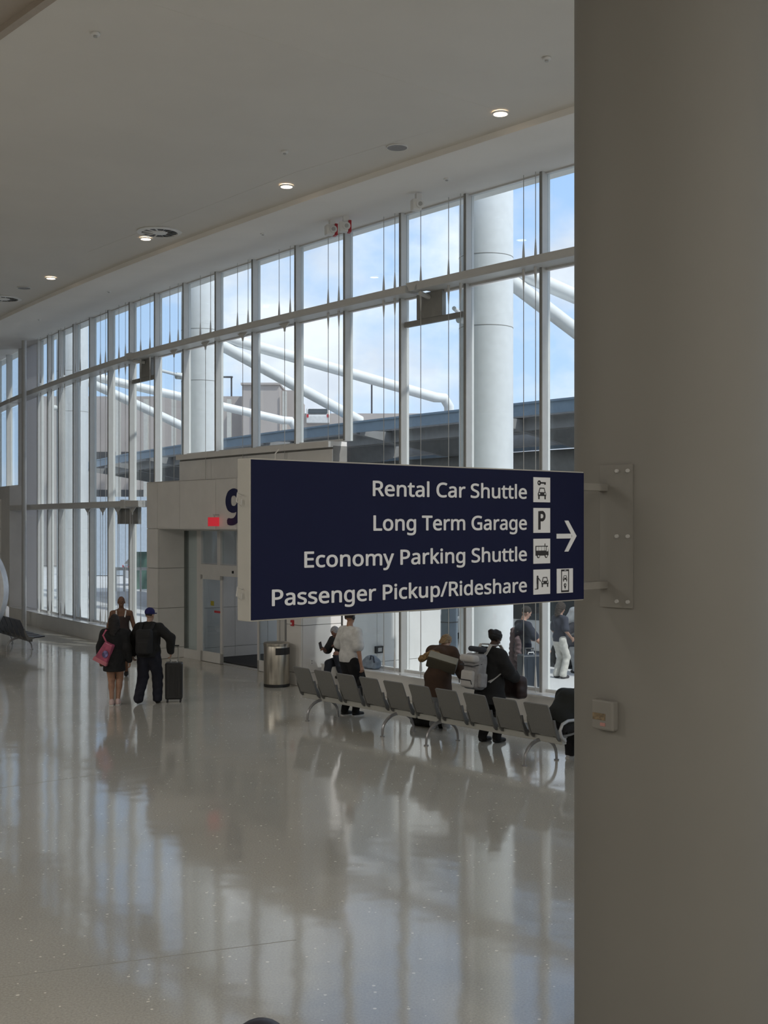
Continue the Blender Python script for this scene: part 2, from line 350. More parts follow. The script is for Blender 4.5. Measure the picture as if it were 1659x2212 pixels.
for i in range(len(SM2)-1):
    s0, s1 = SM2[i], SM2[i+1]; wn += 1; win = struct('window_%d' % wn)
    MB().box(s0-.035, s0+.035, 0.0, 0.2, 4.6, ZT, WF).build('mullion', M_frame, win)
    for a, b in ((4.6, ZTR-.3), (ZTR-.3, ZT)):
        MB().box(s0+.035, s1-.035, .055, .067, a+.03, b-.02, WF).build('pane', M_glass, win)
        MB().box(s0+.035, s1-.035, .02, .11, a, a+.05, WF).build('glazing_bar', M_frame, win)
mb = strip1(S_POST+.1, 33, 0, .5, ZL, 4.6); mb.build('wall_parapet', M_stone)['kind'] = 'structure'
# upper horizontal beam in spans with splices, lower beam
sp1 = S(889, .5); sp2 = S(277, .5)
def beam(name, s0, s1, z1, dz0=0.0, dz1=0.0, h=.14, o0=.1, o1=.52):
    n = max(1, int(abs(s1-s0)/1.0)); vs = []; fs = []
    for i in range(n+1):
        t = i/n; s = s0+(s1-s0)*t; dz = dz0+(dz1-dz0)*t
        vs += [W(s,o0,z1-h+dz), W(s,o1-.02,z1-h+dz), W(s,o1,z1-h+.03+dz), W(s,o1,z1+dz), W(s,o0,z1+dz)]
    for i in range(n):
        for k in range(5): fs.append((5*i+k, 5*i+(k+1)%5, 5*i+5+(k+1)%5, 5*i+5+k))
    fs += [(0,1,2,3,4), tuple(5*n+k for k in (4,3,2,1,0))]
    o = MB().add(vs, fs).build(name, M_frame); o['kind'] = 'structure'; return o
beam('trim_4', -25, sp1-.16, ZTR); beam('trim_5', sp1+.16, sp2-.14, ZTR-.02); beam('trim_6', sp2+.14, S_POST, ZTR-.04, 0, -.2)
beam('trim_7', S_POST+.15, 30, ZTR-.24, 0, -.3)
beam('trim_8', S(300,.5), S_POST, ZLT, h=.17); beam('trim_9', -25, sPR-.05, ZLT, h=.17)
for q, (sp, pxa, pxb, pA, pB, pC) in enumerate(((sp1, 881, 1021, 905, 960, 985), (sp2, 294, 349, 306, 331, 350))):
    b = struct('beam_splice')
    MB().box(sp-.22, sp+.22, .2, .44, ZTR-.12, ZTR-.03, WF).build('splice_plate', M_frame, b)
    def f(d): return lambda a, c: W(sp+a, .50+d, ZTR+c)
    MB().prism([(-.17,.02),(.17,.02),(.07,-.14),(-.07,-.14)], f(-.05), f(.0)).build('splice_block', M_frame, b)
    sa, sb = S(pxa)-.06, S(pxb)+.12
    lo, hi = min(sa, sb), max(sa, sb)
    MB().box(lo, hi, .06, .14, ZTR-.72, ZTR-.62, WF).build('support_rail', M_brkt, b)
    MB().box(min(S(pA,.1),S(pB,.1)), max(S(pA,.1),S(pB,.1)), .06, .16, ZTR-.62, ZTR-.14, WF).build('support_panel', M_brkt, b)
    MB().cyl(W(sp-.15, .42, ZTR-.2), W(S(pA,.1)-.35, .16, ZTR-.24), .045, n=10).build('support_arm', M_frame, b)
    MB().cyl(W(S(pC,-.05), .0, ZTR-.5), W(S(1050,-1.6)+(11.7 if q else 0), -1.06, ZTR-.5), .04, n=10).build('outrigger', M_extcol, b)
# lower splice near the portal
b = struct('beam_splice'); sq = S(272,.45)
MB().box(sq-.12, sq+.12, .3, .56, ZLT-.2, ZLT+.03, WF).build('splice_block', M_frame, b)
MB().box(S(300)-.3, S(300)+1.1, .06, .16, ZLT-.62, ZLT-.17, WF).build('support_panel', M_brkt, b)
for px in (286, 254, 222, 190):
    s_ = S(px, .3); vplate(b, s_, .3, ZLT-.17); rod(b, s_, .3, ZL, ZLT-.35)
# ledge (curb) along the glass, in polished stone
for q, (a, c) in enumerate(((-25, sPR+.02), (sPL-.02, S_POST+.25))):
    strip1(a, c, .0, .48, 0, ZL-.03).build('wall_curb', M_stone)['kind'] = 'structure'
    strip1(a, c, -.02, .50, ZL-.03, ZL).build('window_sill', mat('polished_stone', (.72,.72,.72), .12, var=.03), None)['kind'] = 'structure'

# ---------------------------------------------------------------- portal (door 9) and vestibule
por = struct('wall_portal')
HT, HS = 4.34, 3.19
uL = PLEN; uLi = PU(341, 0); uRi = PU(619, 0)
def panels(prefix, parent, u_list, w0, w1, z_list, m=M_stone, gap=.006):
    for a, b in zip(u_list[:-1], u_list[1:]):
        for c, d in zip(z_list[:-1], z_list[1:]):
            MB().box(a+gap, b-gap, w0, w1, c+gap, d-gap, P).build('panel', m, parent)
zz = [0, .26, 1.24, 2.22, HS]
MB().box(.02, uRi-.02, .03, .98, 0, HS, P).build('pier_core', M_joint, por); MB().box(uLi+.02, uL-.02, .03, .98, 0, HS, P).build('pier_core', M_joint, por)
MB().box(.02, uL-.02, .03, .74, HS+.01, HT-.02, P).build('fascia_core', M_joint, por)
panels('p', por, [0, uRi], 0, .03, zz); panels('p', por, [uLi, uL], 0, .03, zz)
ul = [0, PU(560), PU(513)+.05, PU(466), PU(388), PU(340), uL]
panels('p', por, ul, 0, .03, [HS, HT])
MB().box(0, uL, .0, .98, HT-.02, HT, P).build('top_cap', M_stone, por)
MB().box(.0, uL, .03, .75, HS-.01, HS+.015, P).build('soffit_panel', M_stone, por)
# reveals and outer sides
for c, d in zip(zz[:-1], zz[1:]):
    g = .006
    MB().box(uLi-.001, uLi+.02, .03+g, .72, c+g, d-g, P).build('panel', M_stone, por)
    MB().box(uRi-.02, uRi+.001, .03+g, .72, c+g, d-g, P).build('panel', M_stone, por)
for c, d in zip(zz+[], zz[1:]+[HT]):
    g = .006
    MB().box(-.001, .02, .03+g, 1.0, c+g, d-g, P).build('panel', M_stone, por)
    MB().box(uL-.02, uL+.001, .03+g, 1.0, c+g, d-g, P).build('panel', M_stone, por)
# opaque wall in the glass line up to 5.02
up = struct('wall_over_door')
strip1(SVL, SVR+.32, -.12, .24, HS, 4.93).build('wall_core', M_joint, up)
for a, b_ in zip(np.linspace(SVR+.32, SVL, 5)[:-1], np.linspace(SVR+.32, SVL, 5)[1:]):
    MB().box(a+.005, b_-.005, .24, .26, HT-.3, 4.86, WF).build('panel', M_stone, up)
    MB().box(a+.004, b_-.004, -.12, .36, 4.90, 5.02, WF).build('coping', M_stone, up)
# door unit at w = .74
DW = .76
door = struct('door_1')
def D(px): return PU(px, DW)
def dbox(name, p0, p1, z0, z1, m=M_frame, w0=None, w1=None, parent=None):
    w0 = DW-.05 if w0 is None else w0; w1 = DW+.05 if w1 is None else w1
    return MB().box(min(D(p0),D(p1)), max(D(p0),D(p1)), w0, w1, z0, z1, P).build(name, m, parent or door)
ZH0, ZH1 = 2.08, 2.34
dbox('jamb', 384, 397, 0, HS); dbox('jamb', 429, 438, 0, HS)
dbox('bottom_rail', 397, 429, 0, .22); dbox('pane', 397, 429, .22, HS-.04, M_glass, DW, DW+.01); dbox('head_rail', 384, 619, HS-.05, HS)
dbox('header', 438, 612, ZH0, ZH1, w0=DW-.10)
for a, c in ((438, 473), (480, 515), (522, 560), (567, 606)): dbox('pane', a, c, ZH1+.03, HS-.05, M_glass, DW, DW+.01)
for a in (473, 515, 560): dbox('mullion', a, a+7, ZH1, HS)
dbox('sensor', 511, 513, ZH0+.08, ZH0+.14, M_black, DW-.13, DW-.1)
# sliding leaves
for a, c, nm in ((440, 487, 'l'), (563, 610, 'r')):
    lf = dbox('door_leaf', a, a+4.5 if nm == 'l' else a+3.5, 0.01, ZH0, w0=DW-.09, w1=DW-.05)
    dbox('stile', c-4.5, c, 0.01, ZH0, parent=lf, w0=DW-.09, w1=DW-.05)
    dbox('top_rail', a, c, ZH0-.1, ZH0, parent=lf, w0=DW-.09, w1=DW-.05)
    dbox('bottom_rail', a, c, 0.01, .25, parent=lf, w0=DW-.09, w1=DW-.05)
    dbox('pane', a+4, c-4, .25, ZH0-.1, M_glass, DW-.072, DW-.065, lf)
    if nm == 'l':
        dbox('red_sticker', 470, 483, 1.20, 1.25, M_red, DW-.092, DW-.072, lf)
        tg = dbox('round_sticker', 461, 468, 1.36, 1.47, mat('yellow_sticker', (.35,.30,.02), .5), DW-.075, DW-.0725, lf)
dbox('jamb', 606, 619, 0, HS); dbox('threshold', 438, 610, 0.0, .012, M_steel)
# vestibule interior: left wall behind the left leaf, mat, right wall, outer wall, ceiling
ves = struct('wall_vestibule')
uV = D(438)+.25; VD = 3.75
for a, c in zip(np.linspace(DW+.1, VD, 4)[:-1], np.linspace(DW+.1, VD, 4)[1:]):
    for z0, z1 in ((0,.26),(.26,1.24),(1.24,2.22),(2.22,3.19)):
        MB().box(uV, uV+.03, a+.005, c-.005, z0+.005, z1-.005, P).build('panel', M_stone, ves)
MB().box(uV+.03, uV+.12, DW+.06, VD, 0, 3.3, P).build('wall_core', M_joint, ves)
MB().box(D(430), D(384), DW+.10, DW+.14, 0, 3.2, P).build('sidelight_back', M_stone, ves)
MB().box(-.02, uV+.1, DW+.05, VD+.2, 3.3, 3.5, P).build('vestibule_roof', M_stone, ves)
# right side wall of the vestibule: stone outside (seen through the glass)
MB().box(.03, .2, 1.05, VD, 0, 3.5, P).build('wall_core', M_joint, ves)
for a, c in zip(np.linspace(1.05, VD, 4)[:-1], np.linspace(1.05, VD, 4)[1:]):
    for z0, z1 in ((0,.36),(.36,1.4),(1.4,2.45),(2.45,3.5)):
        MB().box(0, .03, a+.005, c-.005, z0+.005, z1-.005, P).build('panel', M_stone, ves)
MB().box(.2, uV, VD-.1, VD, 2.4, 3.3, P).build('outer_header', M_frame, ves)
MB().box(.2, 1.3, VD-.08, VD, 0, 2.4, P).build('outer_pane', M_glass, ves); MB().box(1.3, 1.4, VD-.1, VD, 0, 2.4, P).build('outer_jamb', M_frame, ves)
o = MB().box(.35, uV-.05, DW+.2, VD-.15, 0.001, .014, P).build('door_mat', mat('mat_charcoal', (.035,.035,.038), .9, bump=.4, scale=20)); tag(o, 'dark charcoal entrance mat inside the vestibule doorway', 'mat')
# small things on the portal
ex = empty('exit_sign', P(D(463)-.0, -.0, 0), 0, label='small red illuminated exit sign on the white fascia over the doors', cat='sign')
def PW(px, w_, z): return P(PU(px, w_), w_, z)
cpt = PW(463, -.12, 3.36); ex.location = cpt
q = MB().box(-.01, .01, -.16, .16, -.1, .1); q.v = [tuple(ndir*v[1]+tdir*v[0]+Vector((0,0,v[2]))) for v in q.v]
q.build('sign_body', mat('exit_red', (.6,.02,.03), .4, emit=(1,.05,.08), es=.3), ex)
MB().cyl((0,0,.1), (0,0,.15), .012).build('stem', M_steel, ex)
cp = Vector((0,0,.14)); MB().box(-.03,.03,-.02,.02,.14,.17).build('canopy_plate', M_steel, ex)
MB().cyl((0,0,.155), tuple(ndir*.14+Vector((0,0,.155))), .01, n=8).build('arm', M_steel, ex)
# numeral 9 and fire alarm, outlets
def sans():
    import os
    for fn in ('NotoSansHebrew-Regular.woff2', 'Inter.woff2'):
        try:
            f_ = bpy.data.fonts.load(os.path.join(bpy.utils.resource_path('LOCAL'), 'datafiles', 'fonts', fn)); return f_
        except Exception: pass
    return None
SANS = sans(); print('FONT', SANS)
def text_mesh(name, body, size, m, frame, xs=1.0, bold=0.0, align='LEFT', parent=None, depth=.004, width=None):
    cu = bpy.data.curves.new(name, 'FONT'); cu.body = body; cu.font = SANS or cu.font; cu.size = size; cu.align_x = align; cu.resolution_u = 3
    to = bpy.data.objects.new(name+'_tmp', cu); C.objects.link(to); bpy.context.view_layer.update()
    me0 = bpy.data.meshes.new_from_object(to.evaluated_get(bpy.context.evaluated_depsgraph_get()))
    vs = np.array([v.co[:] for v in me0.vertices]); fs = [tuple(p.vertices) for p in me0.polygons]
    bpy.data.objects.remove(to)
    x0, x1 = vs[:,0].min(), vs[:,0].max()
    if width: xs = width/(x1-x0)
    base = {'LEFT': x0, 'RIGHT': x1, 'CENTER': (x0+x1)/2}[align]
    sh_ = [(0,0)] if not bold else [(0,0),(bold,0),(-bold,0),(0,bold*.7),(0,-bold*.7),(bold*.7,bold*.5),(-bold*.7,bold*.5),(bold*.7,-bold*.5),(-bold*.7,-bold*.5)]
    pts = [frame((x-base)*xs+a_, y+b_, depth+.00005*i_) for i_, (a_, b_) in enumerate(sh_) for x, y, z in vs]
    fs = [tuple(q+i_*len(vs) for q in f) for i_ in range(len(sh_)) for f in fs]       # overlaid strokes make the heavy weight
    me = bpy.data.meshes.new(name); me.from_pydata([tuple(p) for p in pts], [], fs); me.materials.append(m)
    bpy.data.meshes.remove(me0)
    o = bpy.data.objects.new(name, me); C.objects.link(o)
    if parent: o.parent = parent
    return o, vs
nb = PU(491, 0)
o, _ = text_mesh('door_number', '9', 1.25, mat('numeral_blue', (.012,.017,.075), .5), lambda a, b, d: P(nb-a, -d, 3.33+b), align='LEFT', width=.60, bold=.06, depth=.012)
tag(o, 'large dark blue numeral 9 on the white fascia behind the hanging sign', 'number')
def wall_box(name, c, du, dz, dw, m, label, cat, bevel=.006):
    e = empty(name, c, 0, label=label, cat=cat)
    q = MB().box(-du/2, du/2, -dw, 0, -dz/2, dz/2); q.v = [tuple(tdir*v[0]+ndir*v[1]+Vector((0,0,v[2]))) for v in q.v]
    q.build('body', m, e, bevel=bevel); return e
al = wall_box('fire_alarm', PW(633.5, 0, 3.35-(1347-HZ)*24.6/F), .075, .12, .05, M_red, 'small red fire alarm box on the white pier right of the doors', 'alarm')
q = MB().box(-.02,.02,-.056,-.05,-.03,.01); q.v = [tuple(tdir*v[0]+ndir*v[1]+Vector((0,0,v[2]))) for v in q.v]; q.build('handle', M_white, al)
# outlet on the pier's bright side, box on the outer wall
def side_pt(px, py, u=0.0):              # point of the plane u = const (pier side) at a pixel
    k = (px-829.5)/F; o = PR+tdir*u; w_ = (k*o.y-o.x)/(ndir.x-k*ndir.y); p = o+ndir*w_; return Vector((p.x, p.y, CH-(py-HZ)/F*p.y))
def side_box(name, px, py, dw, dz, th, m, label, cat, u=0.0):
    c = side_pt(px, py, u); e = empty(name, c, 0, label=label, cat=cat)
    q = MB().box(-th, 0, -dw/2, dw/2, -dz/2, dz/2); q.v = [tuple(tdir*v[0]+ndir*v[1]+Vector((0,0,v[2]))) for v in q.v]; q.build('plate', m, e, bevel=.003); return e
e = side_box('wall_outlet', 673, 1430, .075, .115, .012, M_white, 'small white wall outlet low on the bright side of the door pier', 'outlet', -.002)
for dz in (-.025, .025):
    q = MB().box(-.015, -.012, -.018, .018, dz-.014, dz+.014); q.v = [tuple(tdir*v[0]+ndir*v[1]+Vector((0,0,v[2]))) for v in q.v]; q.build('socket', M_steel, e)
e = side_box('utility_box', 817, 1403, .2, .15, .06, M_black, 'black utility box on the white wall seen through the glass', 'box', -.002)
q = MB().box(-.065, -.06, -.05, .05, -.04, .04); q.v = [tuple(tdir*v[0]+ndir*v[1]+Vector((0,0,v[2]))) for v in q.v]; q.build('faceplate', M_steel, e)

# ---------------------------------------------------------------- far left stone wall
YW = 42.4
fl = struct('wall_stone_left')
MB().box(-24, gnd(48,1330).x-.6, YW+.03, YW+.4, 0, 4.16).build('wall_core', M_joint, fl)
xr = -13.0
for z0, z1 in ((.45,1.33),(1.33,2.23),(2.23,3.11),(3.11,4.16)):
    for a in range(8):
        x1 = xr-a*1.4; MB().box(x1-1.4+.006, x1-.006, YW, YW+.03, z0+.006, z1-.006).build('panel', M_stone, fl)
MB().box(-24, xr-.2, YW-.42, YW, 0, .45).build('curb', M_stone, fl)

# ---------------------------------------------------------------- ceiling fittings
M_lamp = mat('lamp_glow', (1,.85,.7), .4, emit=(1.0,.78,.58), es=5.0)
HC = 9.265
def cpos(px, py, z=HC): return atY(px, py, (z-CH)*F/(HZ-py))
names = ['nearest, by the column', 'second from the column', 'beside the slotted diffuser', 'farthest left']
for i, (px, py) in enumerate(((1081,247),(619,404),(315,517),(110,602))):
    p = cpos(px, py, HC-(.03 if i < 4 else 0)); e = empty('downlight', p, label='round warm glowing recessed ceiling light, '+names[i], cat='ceiling light', group='recessed ceiling lights')
    MB().lathe([(.10,0),(.125,0),(.125,.02),(.10,.02)]).build('trim_ring', M_white, e)
    MB().lathe([(.0,-.002),(.10,-.002),(.10,.012),(.0,.012)]).build('lens', M_lamp, e)
    ld = bpy.data.lights.new('downlight_bulb', 'SPOT'); ld.energy = 25; ld.color = (1,.8,.6); ld.spot_size = 1.6; ld.shadow_soft_size = .08
    lo = bpy.data.objects.new('downlight_bulb', ld); C.objects.link(lo); lo.location = p+Vector((0,0,-.03))
for i, (px, py, d) in enumerate(((345,504,.92),(8,647,.92))):
    p = cpos(px, py, HC-.03); e = empty('air_diffuser', p, label=('round white slotted air diffuser beside a glowing downlight' if i == 0 else 'round white slotted air diffuser cut by the left frame edge'), cat='air vent')
    R = d/2
    MB().lathe([(R*.8,0.0),(R,0.012),(R,.03),(R*.8,.03)], n=40).build('rim', M_white, e)
    MB().lathe([(0,.016),(R*.82,.016),(R*.82,.03),(0,.03)], n=40).build('plenum', M_black, e)
    MB().lathe([(0,-.006),(R*.3,-.004),(R*.36,.016),(0,.016)], n=32).build('hub', M_white, e)
    for k in range(12):
        a = 2*math.pi*k/12; ca, sa = math.cos(a), math.sin(a); mb = MB()
        f = lambda x, y, z: (ca*x-sa*y, sa*x+ca*y, z)
        mb.hexa([f(R*.34,-.012,.002), f(R*.8,-.035,.002), f(R*.8,-.01,.018), f(R*.34,.004,.018), f(R*.34,-.008,.002), f(R*.8,-.029,.002), f(R*.8,-.004,.018), f(R*.34,.008,.018)])
        mb.build('vane', M_white, e)
for i, (px, py, d) in enumerate(((858,320,.34),(52,623,.34))):
    p = cpos(px, py, HC-.02); e = empty('ceiling_speaker', p, label=('round grey ceiling speaker grille right of centre' if i == 0 else 'round grey ceiling speaker grille near the left frame edge'), cat='speaker')
    MB().lathe([(d/2-.012,0),(d/2,.003),(d/2,.02),(d/2-.012,.02)], n=36).build('rim', M_white, e)
    MB().lathe([(0,.003),(d/2-.01,.003),(d/2-.01,.02),(0,.02)], n=36).build('grille', mat('grille_grey', (.30,.30,.31), .7, var=.2, scale=200), e)
spr = [(206,77,'upper left'),(1181,130,'upper right, near the column'),(615,331,'centre, above the second downlight')]
for px, py, wh in spr:
    p = cpos(px, py, HC-.03); e = empty('sprinkler', p, label='small white ceiling sprinkler cap on the grey ceiling, '+wh, cat='sprinkler', group='sprinkler caps')
    MB().lathe([(0,0),(.045,0),(.055,.008),(.055,.03),(0,.03)], n=20).build('cover', M_white, e); MB().lathe([(0,-.02),(.025,-.02),(.025,0),(0,0)], n=14).build('tip', M_steel, e)
for px, py, wh in ((965,389,'nearest the column'),(568,507,'right of the air diffuser'),(235,631,'above the far windows'),(84,691,'farthest left')):
    zz_ = 9.2; p = cpos(px, py, zz_)
    # height of the sloping soffit at this point
    best = min(((W(s, o)-Vector((p.x,p.y,0))).length, o) for s in np.linspace(-12, 20, 65) for o in np.linspace(.2, 2.5, 12))
    zz_ = 9.33-(best[1]-.15)/2.42*.23; p = cpos(px, py, zz_-.022)
    e = empty('sprinkler', p, label='small white sprinkler cap on the pale soffit strip, '+wh, cat='sprinkler', group='sprinkler caps')
    MB().lathe([(0,0),(.045,0),(.055,.006),(.055,.03),(0,.03)], n=20).build('cover', M_white, e); MB().lathe([(0,-.015),(.022,-.015),(.022,0),(0,0)], n=14).build('tip', M_steel, e)
# cameras / beam detectors under the soffit
def detector(px, py, Yd, label, red, yaw):
    zc = CH-(py-HZ)/F*Yd; p = Vector(((px-829.5)/F*Yd, Yd, zc)); e = empty('smoke_detector', p, yaw, label=label, cat='detector'); e.scale = (1.35,1.35,1.35)
    MB().box(-.10,.03,-.06,.06,-.08,.07).build('housing', M_white, e, bevel=.02)
    MB().cyl((.0,-.055,0),(.0,-.075,0),.055,n=20).build('lens_ring', M_white, e); MB().cyl((.0,-.07,0),(.0,-.085,0),.028,n=16).build('lens', M_steel, e)
    if red: MB().box(.03,.075,-.055,.065,-.08,.09).build('red_backplate', M_red, e, bevel=.008)
    MB().box(-.04,.04,-.04,.04,.07,.15).build('bracket', M_white, e)
detector(717, 497, 23.5, 'white beam detector with a red side, left of the pair', True, .35)
detector(747, 490, 23.2, 'white beam detector with a red side, right of the pair', True, .2)
detector(904, 443, 21.5, 'white round-lensed detector alone on the soffit edge', False, .3)

# ---------------------------------------------------------------- big column, its device and the hanging sign
KS = .84                                     # the sign is 76 cm tall
CC = Vector((1.848, 7.67, 0)); CR = .628
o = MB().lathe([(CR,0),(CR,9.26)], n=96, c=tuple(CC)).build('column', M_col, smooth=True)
tag(o, 'huge round grey-white interior column filling the right side', 'column')
sdv = Vector((.757,.653,0)).normalized(); snv = Vector((.653,-.757,0)).normalized(); SO = Vector((-.617,5.544,0)); SL = 2.825
Z0s, Z1s = 2.803, 3.703
def SG(u, v, d=0.0): return SO+(sdv*u+snv*d)*KS+Vector((0,0,CH+(v-CH)*KS))
sg = empty('hanging_sign', SG(0, Z0s), label='navy blue directional sign with white words bracketed off the column', cat='sign')
def sgb(name, u0,u1,v0,v1,d0,d1,m,parent=None,bevel=0):
    mb = MB().box(u0,u1,d0,d1,v0,v1, lambda a,b,c: SG(a,c,b)-SG(0,Z0s)); return mb.build(name, m, parent or sg, bevel=bevel)
sgb('sign_case', 0, SL, Z0s, Z1s, -.125, -.004, M_signbody, bevel=.004)
sgb('face_panel', .008, SL-.004, Z0s+.008, Z1s-.008, -.004, .0, M_navy)
def LF(u, v, up=0): return lambda a, b, d: SG(u+a, v+b, d)-SG(0,Z0s)
for nm, body, v, wd in (('Rental', 'Rental Car Shuttle', 3.508, 1.345),('Long','Long Term Garage',3.301,1.34),('Eco','Economy Parking Shuttle',3.093,1.855),('Pas','Passenger Pickup/Rideshare',2.885,2.08)):
    text_mesh('lettering', body, .153, M_letter, LF(2.228, v), align='RIGHT', width=wd, bold=.0034, parent=sg, depth=.002)
# arrow
def flat(name, polys, u, v, m, parent, d0=.0005, d1=.004):
    mb = MB()
    for p in polys: mb.prism(p, lambda a,b: SG(u+a,v+b,d0)-SG(0,Z0s), lambda a,b: SG(u+a,v+b,d1)-SG(0,Z0s))
    return mb.build(name, m, parent)
flat('arrow', [[(0,-.0165),(.155,-.0165),(.155,.0165),(0,.0165)], [(.082,.107),(.122,.107),(.209,0),(.163,0)], [(.082,-.107),(.163,0),(.209,0),(.122,-.107)]], 2.53, 3.254, M_letter, sg)
def rect(x,y,w,h): return [(x-w/2,y-h/2),(x+w/2,y-h/2),(x+w/2,y+h/2),(x-w/2,y+h/2)]
def disc(x,y,r,n=18): return [(x+r*math.cos(2*math.pi*i/n), y+r*math.sin(2*math.pi*i/n)) for i in range(n)]
def ring(x,y,r0,r1,a0=0,a1=360,n=16):
    out_=[]
    for i in range(n):
        t0=math.radians(a0+(a1-a0)*i/n); t1=math.radians(a0+(a1-a0)*(i+1)/n)
        out_.append([(x+r0*math.cos(t0),y+r0*math.sin(t0)),(x+r1*math.cos(t0),y+r1*math.sin(t0)),(x+r1*math.cos(t1),y+r1*math.sin(t1)),(x+r0*math.cos(t1),y+r0*math.sin(t1))])
    return out_
def carfront(x,y,s):
    blk = [[(x-.5*s,y-.12*s),(x+.5*s,y-.12*s),(x+.5*s,y+.1*s),(x+.42*s,y+.2*s),(x-.42*s,y+.2*s),(x-.5*s,y+.1*s)],
           [(x-.42*s,y+.2*s),(x-.34*s,y+.2*s),(x-.22*s,y+.52*s),(x-.3*s,y+.52*s)], [(x+.34*s,y+.2*s),(x+.42*s,y+.2*s),(x+.3*s,y+.52*s),(x+.22*s,y+.52*s)],
           rect(x,y+.53*s,.58*s,.08*s), rect(x-.38*s,y-.24*s,.15*s,.3*s), rect(x+.38*s,y-.24*s,.15*s,.3*s)]
    wht = [disc(x-.34*s,y+.06*s,.075*s,10), disc(x+.34*s,y+.06*s,.075*s,10)]
    return blk, wht
def tile(u, v, blk, wht):
    t = flat('pictogram', [rect(0,0,.168,.168)], u, v, M_letter, sg)
    flat('symbol', blk, u, v, M_icon, t, .004, .006)
    if wht: flat('symbol_detail', wht, u, v, M_letter, t, .006, .0075)
UI = 2.379; ho = .061
b1, w1 = carfront(0, -.032, .082)
key = ring(-.028,.047,.006,.017)+[rect(.012,.047,.05,.011), rect(.028,.041,.012,.012)]
tile(UI, 3.508+ho, b1+[disc(-.028,.047,.017)]+[rect(.012,.047,.05,.011), rect(.030,.041,.014,.012)], w1+[disc(-.033,.047,.005,10)])
tile(UI, 3.301+ho, [rect(-.026,0,.022,.125)]+ring(-.001,.029,.015,.036,-90,90)+[rect(-.01,.0535,.022,.021), rect(-.01,.004,.022,.021)], [])
tile(UI, 3.093+ho, [[(-.065,-.03),(.065,-.03),(.065,.0),(.058,.036),(-.065,.036)], disc(-.037,-.033,.014), disc(.042,-.033,.014), rect(.03,.043,.006,.016)],
     [rect(-.048,.017,.022,.026), rect(-.021,.017,.024,.026), rect(.007,.017,.024,.026), rect(.03,.017,.012,.026), rect(.051,.013,.014,.03), disc(-.037,-.033,.007,10), disc(.042,-.033,.007,10)])
b2, w2 = carfront(.03, -.008, .07)
tile(UI, 2.885+ho, b2+[disc(-.045,.036,.008,12), rect(-.045,.008,.017,.042), rect(-.049,-.028,.006,.036), rect(-.040,-.028,.006,.036), [(-.04,.025),(-.036,.03),(-.012,.006),(-.016,.002)], rect(-.055,-.047,.03,.005)], w2)
b3, w3 = carfront(0, .012, .044)
t5 = [rect(0,.072,.08,.012), rect(0,-.072,.08,.012), rect(-.037,0,.007,.15), rect(.037,0,.007,.15)]
pin = disc(0,-.033,.0125,14)+[]
tile(2.616, 2.885+ho, b3+t5+[disc(0,-.030,.0125,14), [(-.010,-.036),(.010,-.036),(0,-.058)]], w3+[disc(0,-.030,.005,10), rect(0,.072,.018,.003)])
# bracket arms, plate with bolts
gap0 = SL; surf = (CC-SO-Vector((0,0,0))); dd = ((Vector((CC.x,CC.y,0))-Vector((SO.x,SO.y,0))).dot(sdv)-CR)/KS
for z in (3.60, 2.90):
    sgb('bracket_arm', SL, dd+.03, z-.025, z+.025, -.11, -.02, M_col)
def onc(ang, z, r=CR): return Vector((CC.x+r*math.cos(ang), CC.y+r*math.sin(ang), CH+(z-CH)*KS))-SG(0, Z0s)
a0 = math.atan2(-sdv.y, -sdv.x)
mb = MB(); n_ = 8; A0, A1 = a0-.13, a0+.24
vs=[];fs=[]
for i in range(n_+1):
    a = A0+(A1-A0)*i/n_; vs += [onc(a,2.74,CR+.001), onc(a,2.74,CR+.014), onc(a,3.76,CR+.014), onc(a,3.76,CR+.001)]
for i in range(n_):
    for k in range(4): fs.append((4*i+k,4*i+(k+1)%4,4*i+4+(k+1)%4,4*i+4+k))
fs += [(0,1,2,3),(4*n_+3,4*n_+2,4*n_+1,4*n_)]
mb.add(vs,fs).build('mounting_plate', M_col, sg)
for z in (2.785, 3.25, 3.715):
    for a in (A1-.16, A1-.045):
        p = onc(a, z, CR+.012); q = onc(a, z, CR+.026); MB().cyl(p, q, .013, .011, n=8).build('bolt', M_steel, sg)
# little wire hooks on the sign's end and top
for v, u in ((3.50, -.02), (2.98, -.02)):
    b_ = SG(0, v, -.07)-SG(0,Z0s)
    MB().tube([b_, b_-sdv*.03+Vector((0,0,.01)), b_-sdv*.035+Vector((0,0,-.03)), b_-sdv*.01+Vector((0,0,-.05))-snv*.0, b_-sdv*.006+Vector((0,0,-.02))], .0035, 6).build('wire_hook', M_steel, sg)
b_ = SG(.24, Z1s, -.1)-SG(0,Z0s); MB().tube([b_, b_+Vector((0,0,.03)), b_+sdv*.02+Vector((0,0,.05))], .0035, 6).build('wire_hook', M_steel, sg)
